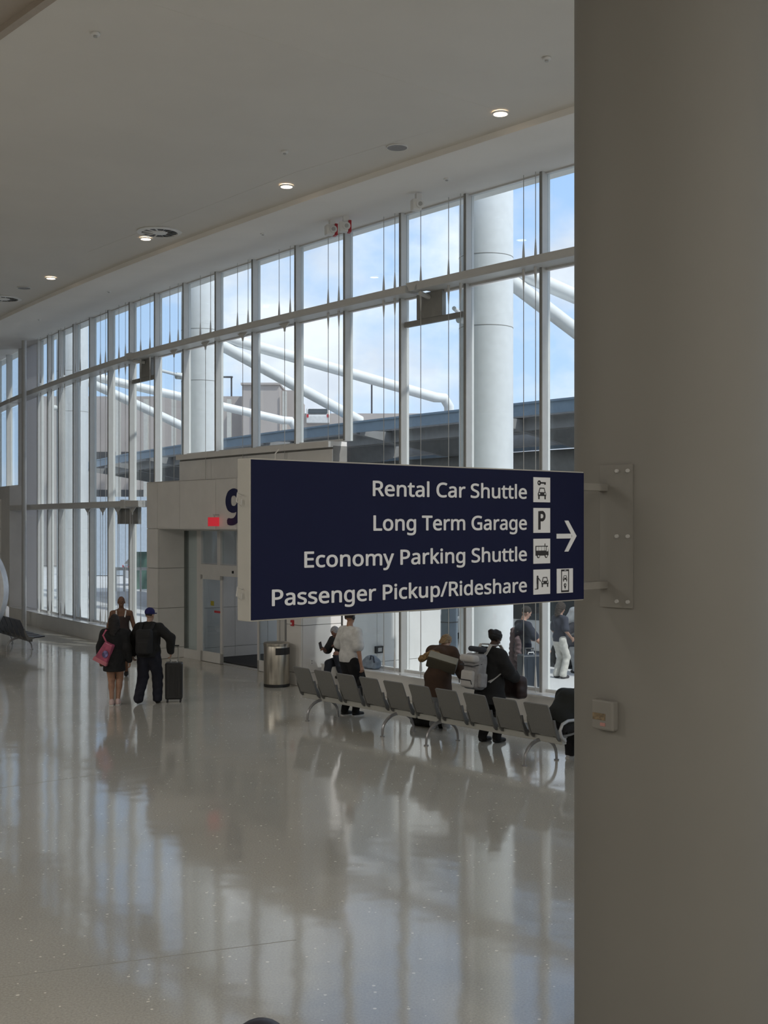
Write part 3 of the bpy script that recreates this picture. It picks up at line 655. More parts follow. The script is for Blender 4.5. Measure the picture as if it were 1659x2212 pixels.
# box on the column
e = empty('column_box', (0,0,0), label='small off-white wall box with a brown label on the column', cat='box')
ab = a0+.02+.05; ang = None
kk = (1311-829.5)/F
for t in np.linspace(a0-.8, a0+1.2, 2000):
    pp = Vector((CC.x+CR*math.cos(t), CC.y+CR*math.sin(t), 0))
    if abs(pp.x/pp.y-kk) < 2e-4 and (-math.cos(t)*pp.x-math.sin(t)*pp.y) > 0: ang = t
pp = Vector((CC.x+CR*math.cos(ang), CC.y+CR*math.sin(ang), 0)); zc = CH-(1543-HZ)/F*pp.y
e.location = (pp.x, pp.y, zc); e.rotation_euler = (0,0,ang)
MB().box(-.01,.05,-.085,.085,-.09,.09).build('housing', M_col, e, bevel=.012)
MB().box(.05,.053,-.07,.03,-.03,.01).build('brown_label', mat('label_brown', (.16,.12,.07), .5, var=.4, scale=40), e)
MB().box(.05,.053,-.01,.03,-.065,-.045).build('red_label', mat('label_pink', (.4,.2,.18), .5), e)

# ---------------------------------------------------------------- trash can
tp = gnd(597, 1486); tp.y += .26; tp.x = (597.5-829.5)/F*tp.y
tb = empty('trash_can', (tp.x, tp.y, 0), label='round brushed steel trash can with a black opening beside the doors', cat='trash can')
def brushed():
    m = mat('brushed_steel', (.52,.49,.43), .32, 1.0, var=.12, scale=8); n = m.node_tree.nodes; l = m.node_tree.links
    mp_ = n.new('ShaderNodeMapping'); mp_.inputs['Scale'].default_value = (1.5,1.5,.08); tc_ = [q for q in n if q.type=='TEX_COORD'][0]; nz = [q for q in n if q.type=='TEX_NOISE'][0]
    l.new(tc_.outputs['Object'], mp_.inputs[0]); l.new(mp_.outputs[0], nz.inputs['Vector']); nz.inputs['Scale'].default_value = 14; return m
M_br = brushed()
MB().lathe([(.255,0),(.265,.01),(.265,.055),(.26,.06),(.0,.06)], n=40).build('base_ring', M_black, tb, smooth=True)
MB().lathe([(.258,.06),(.262,.07),(.262,.83),(.258,.84),(0,.84)], n=48).build('body', M_br, tb, smooth=True)
MB().lathe([(.268,.83),(.27,.84),(.27,.885),(.25,.90),(0,.905)], n=48).build('lid', M_br, tb, smooth=True)
mb = MB(); n_=12
vs=[];fs=[]
for i in range(n_+1):
    a = math.radians(-110+ (95)*i/n_)+.35
    for r in (.2625,.266):
        for z in (.66,.80): vs.append((r*math.cos(a), r*math.sin(a), z))
for i in range(n_):
    a=4*i; b=a+4; fs += [(a+2,b+2,b+3,a+3),(a,a+1,b+1,b),(a+1,a+3,b+3,b+1),(a,b,b+2,a+2)]
mb.add(vs,fs).build('opening', M_black, tb)

# ---------------------------------------------------------------- beam seating
M_seat = mat('seat_grey', (.17,.17,.163), .5, var=.05, bump=.08, scale=60)
M_seatL = mat('seat_dark', (.035,.04,.06), .35, var=.05)
M_beamS = mat('beam_painted', (.40,.40,.37), .35, var=.03)
M_leg = mat('leg_aluminium', (.35,.35,.36), .3, .7, var=.03)
def shellplate(w0, w1, pts, th):         # bent plate: pts list of (y,z); x half width taper w0->w1
    mb = MB(); n = len(pts); vs = []; fs = []
    for i, (y, z) in enumerate(pts):
        a = pts[max(i-1,0)]; b = pts[min(i+1,n-1)]; d = Vector((b[0]-a[0], b[1]-a[1])).normalized(); nx, nz = -d.y*th/2, d.x*th/2
        wd = w0+(w1-w0)*i/(n-1)
        if i == n-1: wd -= .025
        if i == n-2: wd -= .004
        vs += [(-wd,y+nx,z+nz),(wd,y+nx,z+nz),(wd,y-nx,z-nz),(-wd,y-nx,z-nz)]
    for i in range(n-1):
        for k in range(4): fs.append((4*i+k,4*i+(k+1)%4,4*i+4+(k+1)%4,4*i+4+k))
    fs += [(3,2,1,0), tuple(4*(n-1)+k for k in range(4))]
    return mb.add(vs, fs)
def make_bench(nseat, pitch, legs, name, label, mseat, mbeam=M_beamS, group=None):
    e = empty(name, label=label, cat='bench')
    Ltot = nseat*pitch
    nb_ = nseat//5 if nseat >= 10 else 1
    for k in range(nb_):
        a = Ltot/nb_*k+.02; b = Ltot/nb_*(k+1)-.02
        MB().box(a, b, -.045, .045, .315, .405).build('beam', mbeam, e, bevel=.008)
    for x in legs:
        for sy in (1, -1):
            pts = []; rr = []
            for t in np.linspace(0, 1, 9):
                y = sy*(.02+.31*math.sin(t*math.pi/2)**1.15); z = .015+.315*math.cos(t*math.pi/2)**.75; pts.append((x, y, z)); rr.append(.030-.012*t)
            lg = MB().tube(pts, rr, 8); lg.cyl((x, sy*.33, 0), (x, sy*.33, .016), .035, n=12)
            lg.build('leg', M_leg, e, smooth=True)
    for i in range(nseat):
        c = pitch*(i+.5)
        # back: local +y = the way the seat faces; the back leans to -y
        bk = shellplate(.225, .225, [(-.10,.43),(-.13,.50),(-.17,.60),(-.215,.72),(-.255,.82),(-.275,.865),(-.28,.875)], .022)
        bk.v = [(x+c,y,z) for x,y,z in bk.v]; bk.build('backrest', mseat, e, bevel=.004)
        st = shellplate(.225, .215, [(-.06,.43),(.05,.415),(.2,.42),(.33,.435),(.37,.43)], .03)
        st.v = [(x+c,y,z) for x,y,z in st.v]; st.build('seat', mseat, e, bevel=.004)
        for sx in (-1, 1):
            x = c+sx*.238
            mb = MB(); prof = [(-.02,.36),(.10,.40),(.06,.43),(-.06,.45),(-.13,.56),(-.155,.66),(-.185,.66),(-.175,.56),(-.11,.40),(-.07,.36)]
            mb.prism(prof, lambda a,b: (x-.012,a,b), lambda a,b: (x+.012,a,b)); mb.build('side_bracket', mat('bracket_dark', (.16,.16,.155), .4, .3), e)
        MB().box(c-.12, c+.12, -.06, -.01, .41, .43).build('seat_support', M_beamS, e)
    return e
def bench_rot(d, f):  # local x -> d, local y -> facing f
    return math.atan2(d.y, d.x)
BL = Vector((.652,-.758,0)).normalized(); BF = Vector((.758,.652,0)).normalized()
bstart = Vector((-1.40,20.90,0)); PIT = .594
bn = make_bench(10, PIT, (.55, 2.49, 3.50, 5.49), 'beam_seating', 'long row of ten grey beam seats with its back to the camera', M_seat)
bn.location = bstart; bn.rotation_euler = (0,0,math.atan2(BL.y, BL.x))
# left bench, dark
b2d = Vector((-.53,.848,0)).normalized()
near = gnd(60, 1411)
b2 = make_bench(7, .5, (.5, 2.4), 'beam_seating', 'dark beam seats by the left frame edge seen from the side', M_seatL, mat('beam_dark', (.10,.10,.10), .4))
# local x must run so that facing (+y local) = right side; far end first
far = near+b2d*3.2
b2.location = (far.x, far.y, 0); dn = -b2d; b2.rotation_euler = (0,0,math.atan2(dn.y, dn.x))
MB().tube([(5.97,-.04,.37),(5.97,-.12,.44),(5.97,-.15,.53),(5.97,-.10,.61),(5.97,.02,.645),(5.97,.22,.64),(5.97,.33,.60),(5.97,.36,.54)], .022, 10).build('armrest', mat('arm_grey', (.42,.43,.44), .3, .3), bn, smooth=True)

# ---------------------------------------------------------------- big white disc and the bollard
dc = atY(-112, 1282, 31.5)
e = empty('round_display', (dc.x, dc.y, 0), label='big white upright disc cut off by the left frame edge', cat='display')
zc = 1.58; e.rotation_euler = (0,0,-.1)
mb = MB(); R = 1.58
mb.cyl((0,-.16,zc),(0,.16,zc), R, n=96); mb.build('rim', mat('white_gloss', (.80,.82,.86), .25), e, smooth=True)
MB().cyl((0,-.175,zc),(0,-.16,zc), R-.1, n=96).build('face', mat('mauve_grey', (.36,.33,.37), .4), e)
MB().box(-.5,.5,-.3,.3,0,.06).build('foot', M_steel, e)
bd = atY(563, 2203, 5.7)
e = empty('bollard', (bd.x, bd.y, 0), label='black domed bollard top at the bottom edge of the frame', cat='bollard')
zt = bd.z
MB().lathe([(.15*math.cos(t), zt-.15+.15*math.sin(t)) for t in np.linspace(0, math.pi/2-.02, 10)], n=40).build('dome', mat('black_rubber', (.03,.027,.04), .4), e, smooth=True)
MB().lathe([(.17,0),(.17,.03),(.14,.05),(.14,zt-.16),(.15,zt-.15)], n=40).build('post', mat('black_rubber', (.03,.027,.04), .4), e, smooth=True)
# ---------------------------------------------------------------- figures: signed distance fields turned into surfaces
def surfnet(f, org, h):
    s = f < 0; nx, ny, nz = f.shape
    c = [(i,j,k) for i in (0,1) for j in (0,1) for k in (0,1)]
    def sl(a, d): return a[d[0]:nx-1+d[0], d[1]:ny-1+d[1], d[2]:nz-1+d[2]]
    cnt = sum(sl(s,d).astype(np.int8) for d in c); mask = (cnt > 0) & (cnt < 8)
    acc = np.zeros(mask.shape+(3,)); n = np.zeros(mask.shape)
    for a in c:
        for ax in range(3):
            if a[ax] == 0:
                b = list(a); b[ax] = 1; fa = sl(f,a); fb = sl(f,tuple(b)); x = ((fa < 0) != (fb < 0)) & mask
                t = np.where(x, fa/np.where(x, fa-fb, 1), 0)
                for q in range(3): acc[...,q] += np.where(x, a[q]+(t if q == ax else 0), 0)
                n += x
    idx = np.full(mask.shape, -1, dtype=np.int64); I = np.argwhere(mask); idx[mask] = np.arange(len(I))
    v = (I+acc[mask]/n[mask][:,None])*h+np.array(org)
    fs = []
    for ax in range(3):
        o1, o2 = [(1,2),(2,0),(0,1)][ax]
        d = [0,0,0]; d[ax] = 1
        A = s[:nx-d[0], :ny-d[1], :nz-d[2]]; B = s[d[0]:, d[1]:, d[2]:]; E_ = np.argwhere(A != B)
        m = (E_[:,o1] > 0) & (E_[:,o2] > 0) & (E_[:,o1] < f.shape[o1]-1) & (E_[:,o2] < f.shape[o2]-1); E_ = E_[m]
        fl = A[tuple(E_.T)]
        def g(a, b):
            q = E_.copy(); q[:,o1] -= a; q[:,o2] -= b; return idx[tuple(q.T)]
        quad = np.stack([g(1,1), g(0,1), g(0,0), g(1,0)], 1); quad[~fl] = quad[~fl][:, ::-1]; fs.append(quad)
    return v, np.concatenate(fs)
class SDF:
    def __init__(s, k=.03): s.p = []; s.k = k; s.cuts = []
    def cap(s, a, b, r0, r1=None, k=None): s.p.append(('c', np.array(a,float), np.array(b,float), r0, r0 if r1 is None else r1, k)); return s
    def ell(s, c, r, R=None, k=None): s.p.append(('e', np.array(c,float), np.array(r,float), R, None, k)); return s
    def box(s, c, hsz, rnd, R=None, k=None): s.p.append(('b', np.array(c,float), np.array(hsz,float), R, rnd, k)); return s
    def cut(s, pt, n): s.cuts.append((np.array(pt,float), np.array(n,float)/np.linalg.norm(n))); return s
    def mesh(s, h=.014, wr=0.0, fq=18):
        lo, hi = np.full(3,9.), np.full(3,-9.)
        for p in s.p:
            if p[0] == 'c': a = np.minimum(p[1],p[2])-max(p[3],p[4]); b = np.maximum(p[1],p[2])+max(p[3],p[4])
            else: q = np.linalg.norm(p[2]) if p[3] is not None else p[2]; a = p[1]-q-.02; b = p[1]+q+.02
            lo = np.minimum(lo,a); hi = np.maximum(hi,b)
        lo -= 3*h; hi += 3*h; n = np.ceil((hi-lo)/h).astype(int)+1
        ax = [lo[i]+h*np.arange(n[i]) for i in range(3)]; f = np.full(n, 1.0)
        for p in s.p:
            k = s.k if p[5] is None else p[5]; m = k+3*h
            if p[0] == 'c': a = np.minimum(p[1],p[2])-max(p[3],p[4])-m; b = np.maximum(p[1],p[2])+max(p[3],p[4])+m
            else: q = np.linalg.norm(p[2]) if p[3] is not None else p[2]; a = p[1]-q-m; b = p[1]+q+m
            i0 = np.clip(np.floor((a-lo)/h).astype(int),0,n-1); i1 = np.clip(np.ceil((b-lo)/h).astype(int)+1,1,n)
            X, Y, Z = np.meshgrid(ax[0][i0[0]:i1[0]], ax[1][i0[1]:i1[1]], ax[2][i0[2]:i1[2]], indexing='ij'); Q = np.stack([X,Y,Z],-1)
            if p[0] == 'c':
                d = p[2]-p[1]; t = np.clip(((Q-p[1])@d)/max(d@d,1e-9),0,1); dist = np.linalg.norm(Q-p[1]-t[...,None]*d,axis=-1)-(p[3]+(p[4]-p[3])*t)
            elif p[0] == 'e':
                q = Q-p[1]
                if p[3] is not None: q = q@p[3]
                k0 = np.linalg.norm(q/p[2],axis=-1); k1 = np.linalg.norm(q/p[2]**2,axis=-1)+1e-9; dist = k0*(k0-1)/k1
            else:
                q = Q-p[1]
                if p[3] is not None: q = q@p[3]
                q = np.abs(q)-(p[2]-p[4]); dist = np.linalg.norm(np.maximum(q,0),axis=-1)+np.minimum(q.max(-1),0)-p[4]
            sl_ = tuple(slice(i0[i],i1[i]) for i in range(3)); old = f[sl_]
            hh = np.clip(.5+.5*(old-dist)/max(k,1e-6),0,1); f[sl_] = np.where(np.abs(old-dist) < k, old*(1-hh)+dist*hh-k*hh*(1-hh), np.minimum(old,dist))
        if wr > 0 or s.cuts:
            X, Y, Z = np.meshgrid(*ax, indexing='ij')
            if wr > 0: f = f+wr*(np.sin(fq*X+1.7*np.sin(fq*.7*Z)+.6*fq*Y)*np.sin(fq*1.3*Z+1.1*np.sin(fq*.8*X))+.5*np.sin(fq*2.3*Z+fq*1.1*Y+2*np.sin(fq*X)))
            for pt, nn in s.cuts: f = np.maximum(f, (X-pt[0])*nn[0]+(Y-pt[1])*nn[1]+(Z-pt[2])*nn[2])
        return surfnet(f, lo, h)
    def build(s, name, m, parent, h=.014, wr=0.0, fq=18):
        v, q = s.mesh(h, wr, fq); return mesh_obj(name, v, q, m, parent)
def mesh_obj(name, v, q, m, parent):
    me = bpy.data.meshes.new(name); me.vertices.add(len(v)); me.vertices.foreach_set('co', v.astype(np.float32).ravel())
    me.loops.add(q.size); me.loops.foreach_set('vertex_index', q.astype(np.int32).ravel())
    me.polygons.add(len(q)); me.polygons.foreach_set('loop_start', np.arange(0,q.size,4,dtype=np.int32)); me.polygons.foreach_set('use_smooth', np.ones(len(q),dtype=bool))
    me.update(); me.validate(); me.materials.append(m)
    o = bpy.data.objects.new(name, me); C.objects.link(o)
    if parent: o.parent = parent
    return o
V = lambda *a: np.array(a, float)
def ik(a, b, l1, l2, hint):
    d = b-a; L_ = np.linalg.norm(d); L2 = min(L_, (l1+l2)*.995); d = d/L_; b = a+d*L2
    x = (l1*l1-l2*l2+L2*L2)/(2*L2); y = math.sqrt(max(l1*l1-x*x, 1e-6)); hn = hint-d*(hint@d); hn = hn/np.linalg.norm(hn); return a+d*x+hn*y, b
def rotm(ax_, ang): return np.array(Matrix.Rotation(ang, 3, ax_))
def person(name, loc, yaw, label, H=1.72, lean=0.0, pelvis=(0,0,0), head_yaw=0.0, head_pitch=0.0, rw=None, lw=None, ra=None, la=None, rk=None, lk=None, relb=(0.3,-1,0), lelb=(-.3,-1,0),
           skin=(.16,.085,.055), top=None, bottom=None, shoes=(.02,.02,.02), hair=None, cap=None, build=1.0, sit=False, curl=.7, extra=None):
    """local frame: x to the figure's right, y forward, z up"""
    e = empty(name, loc, yaw, label=label, cat='person'); k = H/1.75; g_ = build
    pel = V(0,0,.93*k)+V(*pelvis); Rl = rotm('X', -lean)
    def T(x,y,z): return pel+Rl@V(x,y,z-.93*k)
    waist = T(0,0,1.08*k); chest = T(0,.0,1.30*k); nk = T(0,-.005,1.45*k); 
    Rh = Rl@rotm('Z', head_yaw)@rotm('X', -head_pitch); nb_ = T(0,.0,1.50*k)
    def Hd(x,y,z): return nb_+Rh@V(x,y,z)
    sh = {s: T(s*.17*k*g_**.6, 0, 1.385*k) for s in (1,-1)}; hp = {s: pel+V(s*.09*g_**.5, 0, -.02) for s in (1,-1)}
    wr_ = {1: V(*rw)*k if rw is not None else sh[1]+V(.07,.03,-.53*k), -1: V(*lw)*k if lw is not None else sh[-1]+V(-.07,.03,-.53*k)}
    el = {}; 
    for s, hint in ((1,relb),(-1,lelb)): el[s], wr_[s] = ik(sh[s], wr_[s], .285*k, .25*k, V(*hint))
    an = {1: V(*ra) if ra is not None else V(.10,0,.08), -1: V(*la) if la is not None else V(-.10,0,.08)}; kn = {}
    for s, hint in ((1, rk or (0,1,0)), (-1, lk or (0,1,0))): kn[s], an[s] = ik(hp[s], an[s], .435*k, .43*k, V(*hint))
    M_skin = mat('skin_%.2f' % skin[0], skin, .55, var=.08, scale=20)
    B = SDF(.025)
    B.cap(T(0,0,1.02*k), T(0,.0,1.28*k), .115*g_, .125*g_); B.ell(T(0,.0,1.30*k), V(.155*g_,.10*g_,.15*k), Rl); B.ell(pel, V(.15*g_,.11*g_,.13*k))
    for s in (1,-1): B.cap(T(s*.02,-.01,1.45*k), sh[s], .048, .052)
    B.cap(sh[1], sh[-1], .055, .055); B.cap(nk, Hd(0,.0,.03), .058, .052)
    # head
    hc = Hd(0,.012,.135*k)
    B.ell(hc+Rh@V(0,-.005,.02), V(.074,.094,.098)*k, Rh); B.ell(Hd(0,.038,.085*k), V(.054,.055,.07)*k, Rh); B.ell(Hd(0,.072,.045*k), V(.022,.018,.016)*k, Rh, .02)
    B.cap(Hd(0,.10,.135*k), Hd(0,.118,.105*k), .007, .013, .012); B.ell(Hd(0,.094,.072*k), V(.024,.010,.006), Rh, .008); B.ell(Hd(0,.091,.062*k), V(.02,.010,.006), Rh, .008)
    for s in (1,-1):
        B.ell(Hd(s*.076*k,-.005,.12*k), V(.010,.02,.032), Rh, .008); B.ell(Hd(s*.03,.087,.152*k), V(.022,.012,.007), Rh, .012)
        B.cap(sh[s], el[s], .052*g_**.8, .040*g_**.6); B.cap(el[s], wr_[s], .040*g_**.6, .026)
        B.cap(hp[s], kn[s], .088*g_, .058*g_**.8); B.cap(kn[s], an[s], .054*g_**.7, .036)
        cf = kn[s]*.72+an[s]*.28; B.ell(cf+V(0,-.018,0), V(.052,.055,.10)*g_**.6)
        B.cap(an[s], an[s]+V(0,.13,-.045), .034, .026)
    v1, q1 = B.mesh(.0125)
    # hands: palm, four fingers, thumb
    vs, qs, off = [v1], [q1], len(v1)
    for s in (1,-1):
        d = wr_[s]-el[s]; d = d/np.linalg.norm(d); side = np.cross(d, V(0,1,0)) if abs(d[1]) < .8 else np.cross(d, V(0,0,1)); side /= np.linalg.norm(side)
        pn = np.cross(side, d)*1.0             # palm direction
        th = V(0,1,0)-d*d[1]; 
        if np.linalg.norm(th) < .3: th = V(-s,0,0)
        th /= np.linalg.norm(th); inn = np.cross(d, th)*s; inn /= np.linalg.norm(inn)
        if inn@V(-s,0,0) < 0: inn = -inn
        Hn = SDF(.008); pc = wr_[s]+d*.05
        for t in (-.026,-.009,.009,.026): Hn.cap(wr_[s]+d*.005+th*t*.5, wr_[s]+d*.085+th*t, .014, .012)
        for t, ln in ((.029,.068),(.010,.078),(-.010,.072),(-.028,.056)):
            a = wr_[s]+d*.088+th*t; b = a+(d*math.cos(curl*.6)+inn*math.sin(curl*.6))*ln*.45; c_ = b+(d*math.cos(curl*1.7)+inn*math.sin(curl*1.7))*ln*.33; e_ = c_+(d*math.cos(curl*2.6)+inn*math.sin(curl*2.6))*ln*.25
            Hn.cap(a,b,.0092,.0085,.004); Hn.cap(b,c_,.0085,.008,.004); Hn.cap(c_,e_,.008,.007,.004)
        a = wr_[s]+d*.03+th*.022; b = a+d*.03+th*.025+inn*.012; c_ = b+d*.028+th*.006+inn*.012; Hn.cap(a,b,.012,.0105,.006); Hn.cap(b,c_,.0105,.008,.004)
        Hn.cap(wr_[s]-d*.04, wr_[s]+d*.01, .026, .024)
        v2, q2 = Hn.mesh(.0058); vs.append(v2); qs.append(q2+off); off += len(v2)
    body = mesh_obj('body', np.concatenate(vs), np.concatenate(qs), M_skin, e)
    for s in (1,-1):
        MBs = MB().lathe([(0,-.0075),(.011,-.004),(.011,.004),(0,.0075)], n=10); p = Hd(s*.029,.090,.138*k); MBs.v = [(p[0]+a,p[1]+b,p[2]+c) for a,b,c in MBs.v]; MBs.build('eye', M_black, body)
    J = dict(T=T, Hd=Hd, Rh=Rh, Rl=Rl, sh=sh, el=el, wr=wr_, hp=hp, kn=kn, an=an, pel=pel, chest=chest, nk=nk, k=k, e=e, g=g_)
    if top:
        A = SDF(.04); tk = top.get('t', .02); sl = top.get('sleeve', 1.0); hem = top.get('hem', .84)
        A.cap(T(0,0,1.0*k), T(0,0,1.28*k), .125*g_+tk, .135*g_+tk); A.ell(T(0,0,1.31*k), V(.17*g_+tk,.115*g_+tk,.14*k), Rl); A.ell(pel+V(0,0,.02), V(.16*g_+tk,.12*g_+tk,.16*k))
        if sl > 0: A.cap(T(.05,0,1.42*k), T(-.05,0,1.42*k), .055+tk*.6)
        if hem < .8: A.cap(pel, V(pel[0],pel[1],hem*k), .15*g_+tk, (.17*g_+tk)*top.get('flare',1.0))
        else: A.cap(pel+Rl@V(0,0,.06), pel+Rl@V(0,0,(hem-.93)*k-.02), .145*g_+tk)
        for s in (1,-1):
            if sl > 0: A.cap(T(s*.03,0,1.45*k), sh[s], .045+tk*.6, .052+tk)
            if sl <= 0: continue
            if sl <= .5: A.cap(sh[s], sh[s]+(el[s]-sh[s])*sl*1.9, .058*g_**.8+tk, .058*g_**.6+tk*1.6)
            else: A.cap(sh[s], el[s], .058*g_**.8+tk, .046*g_**.6+tk*1.1); A.cap(el[s], el[s]+(wr_[s]-el[s])*(sl*.97), .046*g_**.6+tk*1.1, .033+tk)
        if sl <= 0: A.cut(T(0,0,1.33*k), Rl@V(0,0,1))
        A.cut(V(pel[0],pel[1],hem*k) if hem < .8 else pel+Rl@V(0,0,(hem-.93)*k), -V(0,0,1) if hem < .8 else Rl@V(0,0,-1)); A.cut(T(0,.0,1.475*k+top.get('collar',0)), Rl@V(0,.35,1))
        tm = mat('cloth_%.3f_%.3f' % (top['c'][0], top['c'][2]), top['c'], .9, var=.1, scale=14, bump=.3)
        J['top'] = A.build('top', tm, e, .014, wr=top.get('wr', .004), fq=top.get('fq', 16))
    if bottom:
        A = SDF(.03); tk = bottom.get('t', .018); fl = bottom.get('flare', 1.0); ln = bottom.get('len', 1.0)
        A.ell(pel+V(0,0,.02), V(.155*g_+tk,.12*g_+tk,.14*k))
        for s in (1,-1):
            A.cap(hp[s]+V(0,-.02,0), kn[s], .093*g_+tk, .066*g_**.8+tk*fl)
            if ln > .5: A.cap(kn[s], kn[s]+(an[s]-kn[s])*ln, .066*g_**.8+tk*fl, (.048+tk)*fl)
        A.cut(pel+V(0,0,.13), V(0,0,1))
        for s in (1,-1): 
            if ln > .9: A.cut(V(0,0,.035), V(0,0,-1)); break
        bm_ = mat('cloth_%.3f_%.3f' % (bottom['c'][0], bottom['c'][2]), bottom['c'], .9, var=.1, scale=14, bump=.3)
        J['bottom'] = A.build('trousers' if ln > .5 else 'shorts', bm_, e, .014, wr=.005, fq=20)
    if shoes:
        sm = mat('shoe_%.2f_%.2f' % (shoes[0], shoes[2]), shoes, .5); so = mat('sole_pale', (.6,.6,.58), .6)
        for s in (1,-1):
            A = SDF(.02); a = an[s]; A.cap(a+V(0,-.015,.0), a+V(0,.05,-.03), .046, .044); A.cap(a+V(0,.05,-.035), a+V(0,.15,-.048), .044, .034); A.cap(a+V(0,-.03,-.04), a+V(0,.03,-.045), .04, .042)
            A.cut(a+V(0,0,.045), V(0,0,1)); A.cut(a+V(0,0,-.078), V(0,0,-1)); so_ = A.build('shoe', sm, e, .0115)
            if extra == 'pale_soles' or shoes[0] > .3:
                MB().prism([(a[0]+x,a[1]+y) for x,y in ((-.038,-.06),(.038,-.06),(.044,.06),(.036,.16),(0,.185),(-.036,.16),(-.044,.06))], lambda p,q: (p,q,a[2]-.08), lambda p,q: (p,q,a[2]-.062)).build('sole', so, so_)
    if hair:
        A = SDF(.03); hm = mat('hair_%.3f' % hair['c'][0], hair['c'], .6, var=.35, scale=60, bump=.6)
        A.ell(hc+Rh@V(0,-.016,.035), V(.084,.096,.088)*k, Rh)
        st = hair.get('style', 'short')
        if st == 'long':
            A.cap(Hd(0,-.06,.12), T(0,-.10,1.22*k), .075, .095); A.cap(Hd(.05,-.03,.12), T(.09,-.08,1.25*k), .05, .05); A.cap(Hd(-.05,-.03,.12), T(-.09,-.08,1.25*k), .05, .05)
        if st == 'bun': A.ell(hc+Rh@V(0,-.02,.04), V(.098,.11,.10)*k, Rh); A.ell(Hd(0,-.115,.185), V(.055,.05,.05), Rh); A.ell(Hd(.02,-.105,.13), V(.045,.04,.05), Rh)
        if st == 'blonde': A.cap(Hd(0,-.05,.12), T(-.03,-.08,1.32*k), .075, .07); A.cap(Hd(-.05,.0,.10), T(-.10,.02,1.30*k), .045, .04)
        if st == 'hood': A.cap(Hd(0,-.05,.10), T(0,-.10,1.25*k), .085, .08); A.ell(Hd(0,-.01,.15), V(.10,.11,.12), Rh)
        A.cut(Hd(0,.045,.14), Rh@V(0,1,-.75)); A.build('hair' if st != 'hood' else 'hood', hm, e, .012, wr=.005 if st != 'short' else .002, fq=55)
    if cap:
        A = SDF(.015); cm = mat('cap_%.2f_%.2f' % (cap[0], cap[2]), cap, .8); A.ell(hc+Rh@V(0,-.012,.045), V(.090,.104,.086)*k, Rh); A.cut(Hd(0,0,.135*k), Rh@V(0,0,-1)); A.build('cap', cm, e, .011)
        A = SDF(.01); A.ell(Hd(0,.125,.155*k), V(.07,.075,.012), Rh); A.build('cap_brim', cm, e, .009)
    return e, J
def strap(e, pts, wd, th, m, name='strap', nrm=(0,1,0)):
    mb = MB(); n = len(pts); pts = [V(*p) for p in pts]; N_ = V(*nrm)
    vs = []; fs = []
    for i, p in enumerate(pts):
        d = pts[min(i+1,n-1)]-pts[max(i-1,0)]; d /= np.linalg.norm(d); sd_ = np.cross(d, N_); sd_ /= np.linalg.norm(sd_); up_ = np.cross(sd_, d)
        vs += [p-sd_*wd/2, p+sd_*wd/2, p+sd_*wd/2+up_*th, p-sd_*wd/2+up_*th]
    for i in range(n-1):
        for q in range(4): fs.append((4*i+q,4*i+(q+1)%4,4*i+4+(q+1)%4,4*i+4+q))
    fs += [(0,1,2,3),(4*n-1,4*n-2,4*n-3,4*n-4)]
    return mb.add([tuple(x) for x in vs], fs).build(name, m, e)
BLK = (.010,.010,.011); M_blackcloth = mat('black_nylon', (.012,.012,.013), .8, bump=.3, scale=20)
def face_dir(dx, dy): return math.atan2(-dx, dy)       # yaw so that local +y points along (dx, dy)

# 1 woman in black with the pink bag, walking away
p = gnd(247, 1523)
w1, J = person('person', tuple(p), face_dir(-.05,1), 'woman in black with long dark hair and bare legs walking away', H=1.66, build=1.12, lean=.02, skin=(.36,.20,.13),
   ra=(.06,.02,.08), la=(-.04,-.05,.08), rw=(.29,-.02,.86), lw=(-.27,.0,.88), top=dict(c=BLK, hem=.66, sleeve=1.0, t=.028, flare=.92), shoes=(.6,.45,.43), hair=dict(c=(.012,.008,.007), style='long'))
# pink shoulder bag
bg_ = empty('tote_bag', (p.x-.22, p.y-.13, .0), -.25, label='translucent pink tote bag hanging at the left side of the woman in black', cat='bag')
M_pink = mat('pink_plastic', (.42,.09,.16), .35, var=.25, scale=9); 
R_ = np.array(Matrix.Rotation(.42, 3, 'Y'))
mb = MB(); prof = [(-.13,.0),(.15,.0),(.12,.40),(-.05,.40)]
q = MB().prism(prof, lambda a,b: tuple(R_@V(a,-.08,b)+V(0,0,.80)), lambda a,b: tuple(R_@V(a,.05,b)+V(0,0,.80))); q.build('pouch', M_pink, bg_, bevel=.02)
q = MB().prism([(-.135,-.005),(.155,-.005),(.15,.07),(-.13,.07)], lambda a,b: tuple(R_@V(a,-.085,b)+V(0,0,.80)), lambda a,b: tuple(R_@V(a,.055,b)+V(0,0,.80))); q.build('base', mat('pink_base', (.50,.16,.20), .5), bg_, bevel=.01)
A = SDF(.01); A.ell(R_@V(.06,-.09,.20)+V(0,0,.80), V(.06,.012,.07), R_); A.build('round_print', mat('print_blue', (.16,.14,.32), .5, var=.8, scale=14), bg_, .008)
strap(bg_, [tuple(R_@V(.0,-.05,.38)+V(0,0,.80)), (.10,-.10,1.30), (.13,-.04,1.395), (.12,.10,1.36), (.08,.12,1.2)], .03, .006, M_pink, nrm=(0,-1,.2))
